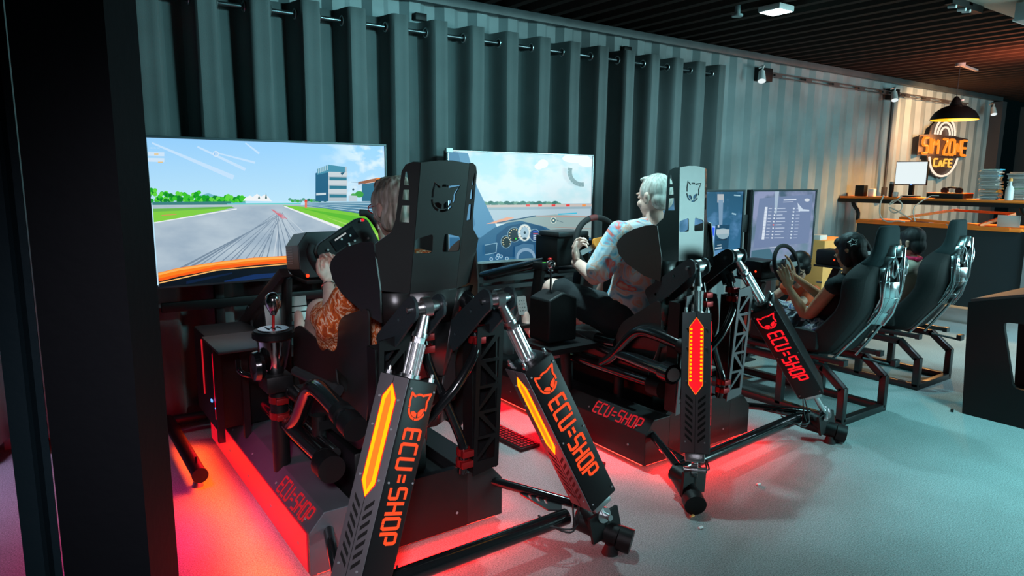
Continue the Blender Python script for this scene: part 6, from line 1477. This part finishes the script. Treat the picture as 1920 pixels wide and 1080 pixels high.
# cable track under the top rail
b = MB(); b.box((8.6, WALL_Y-0.07, 2.585), (4.8, 0.012, 0.012)); b.box((8.6, WALL_Y-0.07, 2.55), (4.8, 0.010, 0.010))
for k in range(9): b.box((6.5+k*0.55, WALL_Y-0.06, 2.567), (0.12, 0.02, 0.045))
tag(b.build('cable_rail', mat('rail_brown', (0.06, 0.05, 0.05), 0.5)), 'thin double cable rail running under the top beam of the wall', 'rail')
def spot(x, label, y=WALL_Y-0.10, z=2.56, s=1.0, lit=0.8, with_box=True):
    t = thing('wall_spotlight', label, 'spotlight', (x, y, z), 'white spotlights on the wall rail')
    b = MB(); b.tube([(x+0.06*s, y+0.02, z+0.05*s), (x+0.07*s, y-0.03, z+0.07*s), (x+0.02*s, y-0.06, z+0.05*s), (x-0.005, y-0.06, z)], 0.010*s, 8, 2); b.build('swivel_arm', WHITEP, t)
    b = MB(); d = V((-0.35, -0.3, -0.85)).normalized(); c = V((x, y-0.06, z)); b.cyl(c, c+d*0.11*s, 0.030*s, 0.040*s, 20); h_ = b.build('lamp_head', WHITEP, t)
    b = MB(); b.cyl(c+d*0.108*s, c+d*0.114*s, 0.036*s, seg=20); b.build('lens', glow('spot_lens', (0.9, 1.0, 1.0), 0.9) if 'spot_lens' not in bpy.data.materials else bpy.data.materials['spot_lens'], h_)
    if with_box:
        b = MB(); b.box((x+0.20*s, WALL_Y-0.04, z-0.0), (0.20*s, 0.08, 0.13*s), bev=0.004); b.build('driver_box', BLACK, t)
spot(6.08, 'white swivel spotlight beside the black driver box, at the right end of the curtain')
spot(8.72, 'white spotlight at the top of the vertical conduit pipe')
spot(11.60, 'white spotlight in the far right corner above the neon sign', with_box=False)
# track light in the far right
t = thing('track_light', 'dark ceiling track with two small lamps, far right above the counter', 'track light', (9.9, 3.0, CEIL))
b = MB(); b.box((9.9, 2.75, CEIL-0.02), (0.9, 0.05, 0.03)); b.cyl((9.62, 2.9, CEIL-0.02), (9.9, 2.3, CEIL-0.02), 0.015); b.build('track', GREYP, t)
for x in (9.65, 9.95):
    b = MB(); b.cyl((x, 2.75, CEIL-0.03), (x, 2.75, CEIL-0.10), 0.01); b.cyl((x+0.02, 2.75, CEIL-0.09), (x-0.04, 2.72, CEIL-0.23), 0.03); b.build('lamp_head', PLAST, t)
# black bracket with small fixings under the ceiling beam, top right
t = thing('ceiling_bracket', 'black slotted bracket with pale bolts under the ceiling beam at top right', 'bracket', (5.26, 2.21, 2.65))
b = MB(); b.box((5.26, 2.21, 2.67), (0.46, 0.05, 0.05)); b.box((5.30, 2.21, 2.72), (0.05, 0.05, 0.10)); b.box((5.26, 2.21, 2.745), (0.42, 0.05, 0.03)); b.build('bracket_bar', BLACK, t)
for x in (5.10, 5.24, 5.31):
    b = MB(); b.cyl((x, 2.24, 2.642), (x, 2.19, 2.636), 0.012); b.build('bolt', WHITEP, t)
t = thing('air_conditioner', 'pale grey unit with a bright edge in the top right corner under the ceiling', 'unit', (5.8, 1.9, 2.56))
b = MB(); b.box((5.80, 1.90, 2.62), (0.6, 0.20, 0.12), bev=0.01); b.build('casing', mat('unit_grey', (0.45, 0.52, 0.53), 0.4), t)
b = MB(); b.box((5.80, 2.002, 2.57), (0.6, 0.008, 0.014)); b.build('edge_strip', WHITEP, t)
# wall mark: brownish patch and small sensors above the curtain
for x, lb in ((2.35, 'small black sensor on the wall above the left curtain'), (4.35, 'small black sensor on the wall above the right curtain')):
    b = MB(); b.box((x, WALL_Y-0.02, 2.60), (0.09, 0.05, 0.05), bev=0.006); tag(b.build('wall_sensor', PLAST), lb, 'sensor')

# ------------------------------------------------------------------ on the floor
def keyboard(c, rz, label, n=14, w_=0.42, d_=0.14):
    t = thing('keyboard', label, 'keyboard', (*c, 0)); t.rotation_euler = (0, 0, rz); m_ = M.Translation((*c, 0)) @ M.Rotation(rz, 4, 'Z')
    b = MB(); b.box((0, 0, 0.012), (w_, d_, 0.02), m_, bev=0.004); b.build('board', PLAST, t)
    b = MB()
    for r in range(5):
        for k in range(n): b.box((-w_/2+0.02+k*(w_-0.04)/(n-1), -d_/2+0.02+r*(d_-0.04)/4, 0.024), (w_/n*0.62, d_/5*0.6, 0.005), m_)
    b.build('keys', mat('key_dark', (0.018, 0.018, 0.02), 0.4) if 'key_dark' not in bpy.data.materials else bpy.data.materials['key_dark'], t)
keyboard((2.165, 3.10), math.radians(93), 'black keyboard lying on the carpet between the two simulators')
keyboard((2.285, 2.60), math.radians(110), 'second smaller black keyboard on the carpet behind the right light-bar leg', 9, 0.26, 0.10)
for c, cl, lb in (((2.32, 1.87), CARD, 'small orange crumb of litter on the carpet behind the second simulator'), ((2.27, 1.78), WHITEP, 'small white scrap on the carpet beside the orange crumb'), ((2.85, 1.90), WHITEP, 'white scrap on the carpet right of the second simulator foot')):
    b = MB(); b.box((*c, 0.006), (0.025, 0.012, 0.008), M.Identity(4), bev=0.003); tag(b.build('litter', cl), lb, 'litter')

# light of the led strips tucked under the cheek of each base
for cx in (1.17, 2.92):
    for sg in (-1, 1):
        if cx < 2 and sg < 0:
            light('underglow_side', 'AREA', (cx+sg*0.465, 3.15, 0.19), 11, (1.0, 0.06, 0.0), 1.6, 0.05, target=(cx+sg*0.60, 3.15, 0.0), spread=90)
            light('underglow_side_wide', 'AREA', (cx+sg*0.47, 3.15, 0.21), 7, (1.0, 0.0, 0.02), 1.6, 0.05, target=(cx+sg*0.90, 3.15, 0.0))
        else: light('underglow_side', 'AREA', (cx+sg*0.465, 3.15, 0.12), 9 if sg < 0 else 4, (1.0, 0.0, 0.01), 1.6, 0.05, target=(cx+sg*0.60, 3.15, 0.0))
    light('underglow_rear', 'AREA', (cx, 2.30, 0.10), 9, (1.0, 0.004, 0.004), 0.8, 0.04, target=(cx, 2.10, 0.0))

for o in list(COL.objects): sc.collection.objects.link(o)
bpy.data.collections.remove(COL)
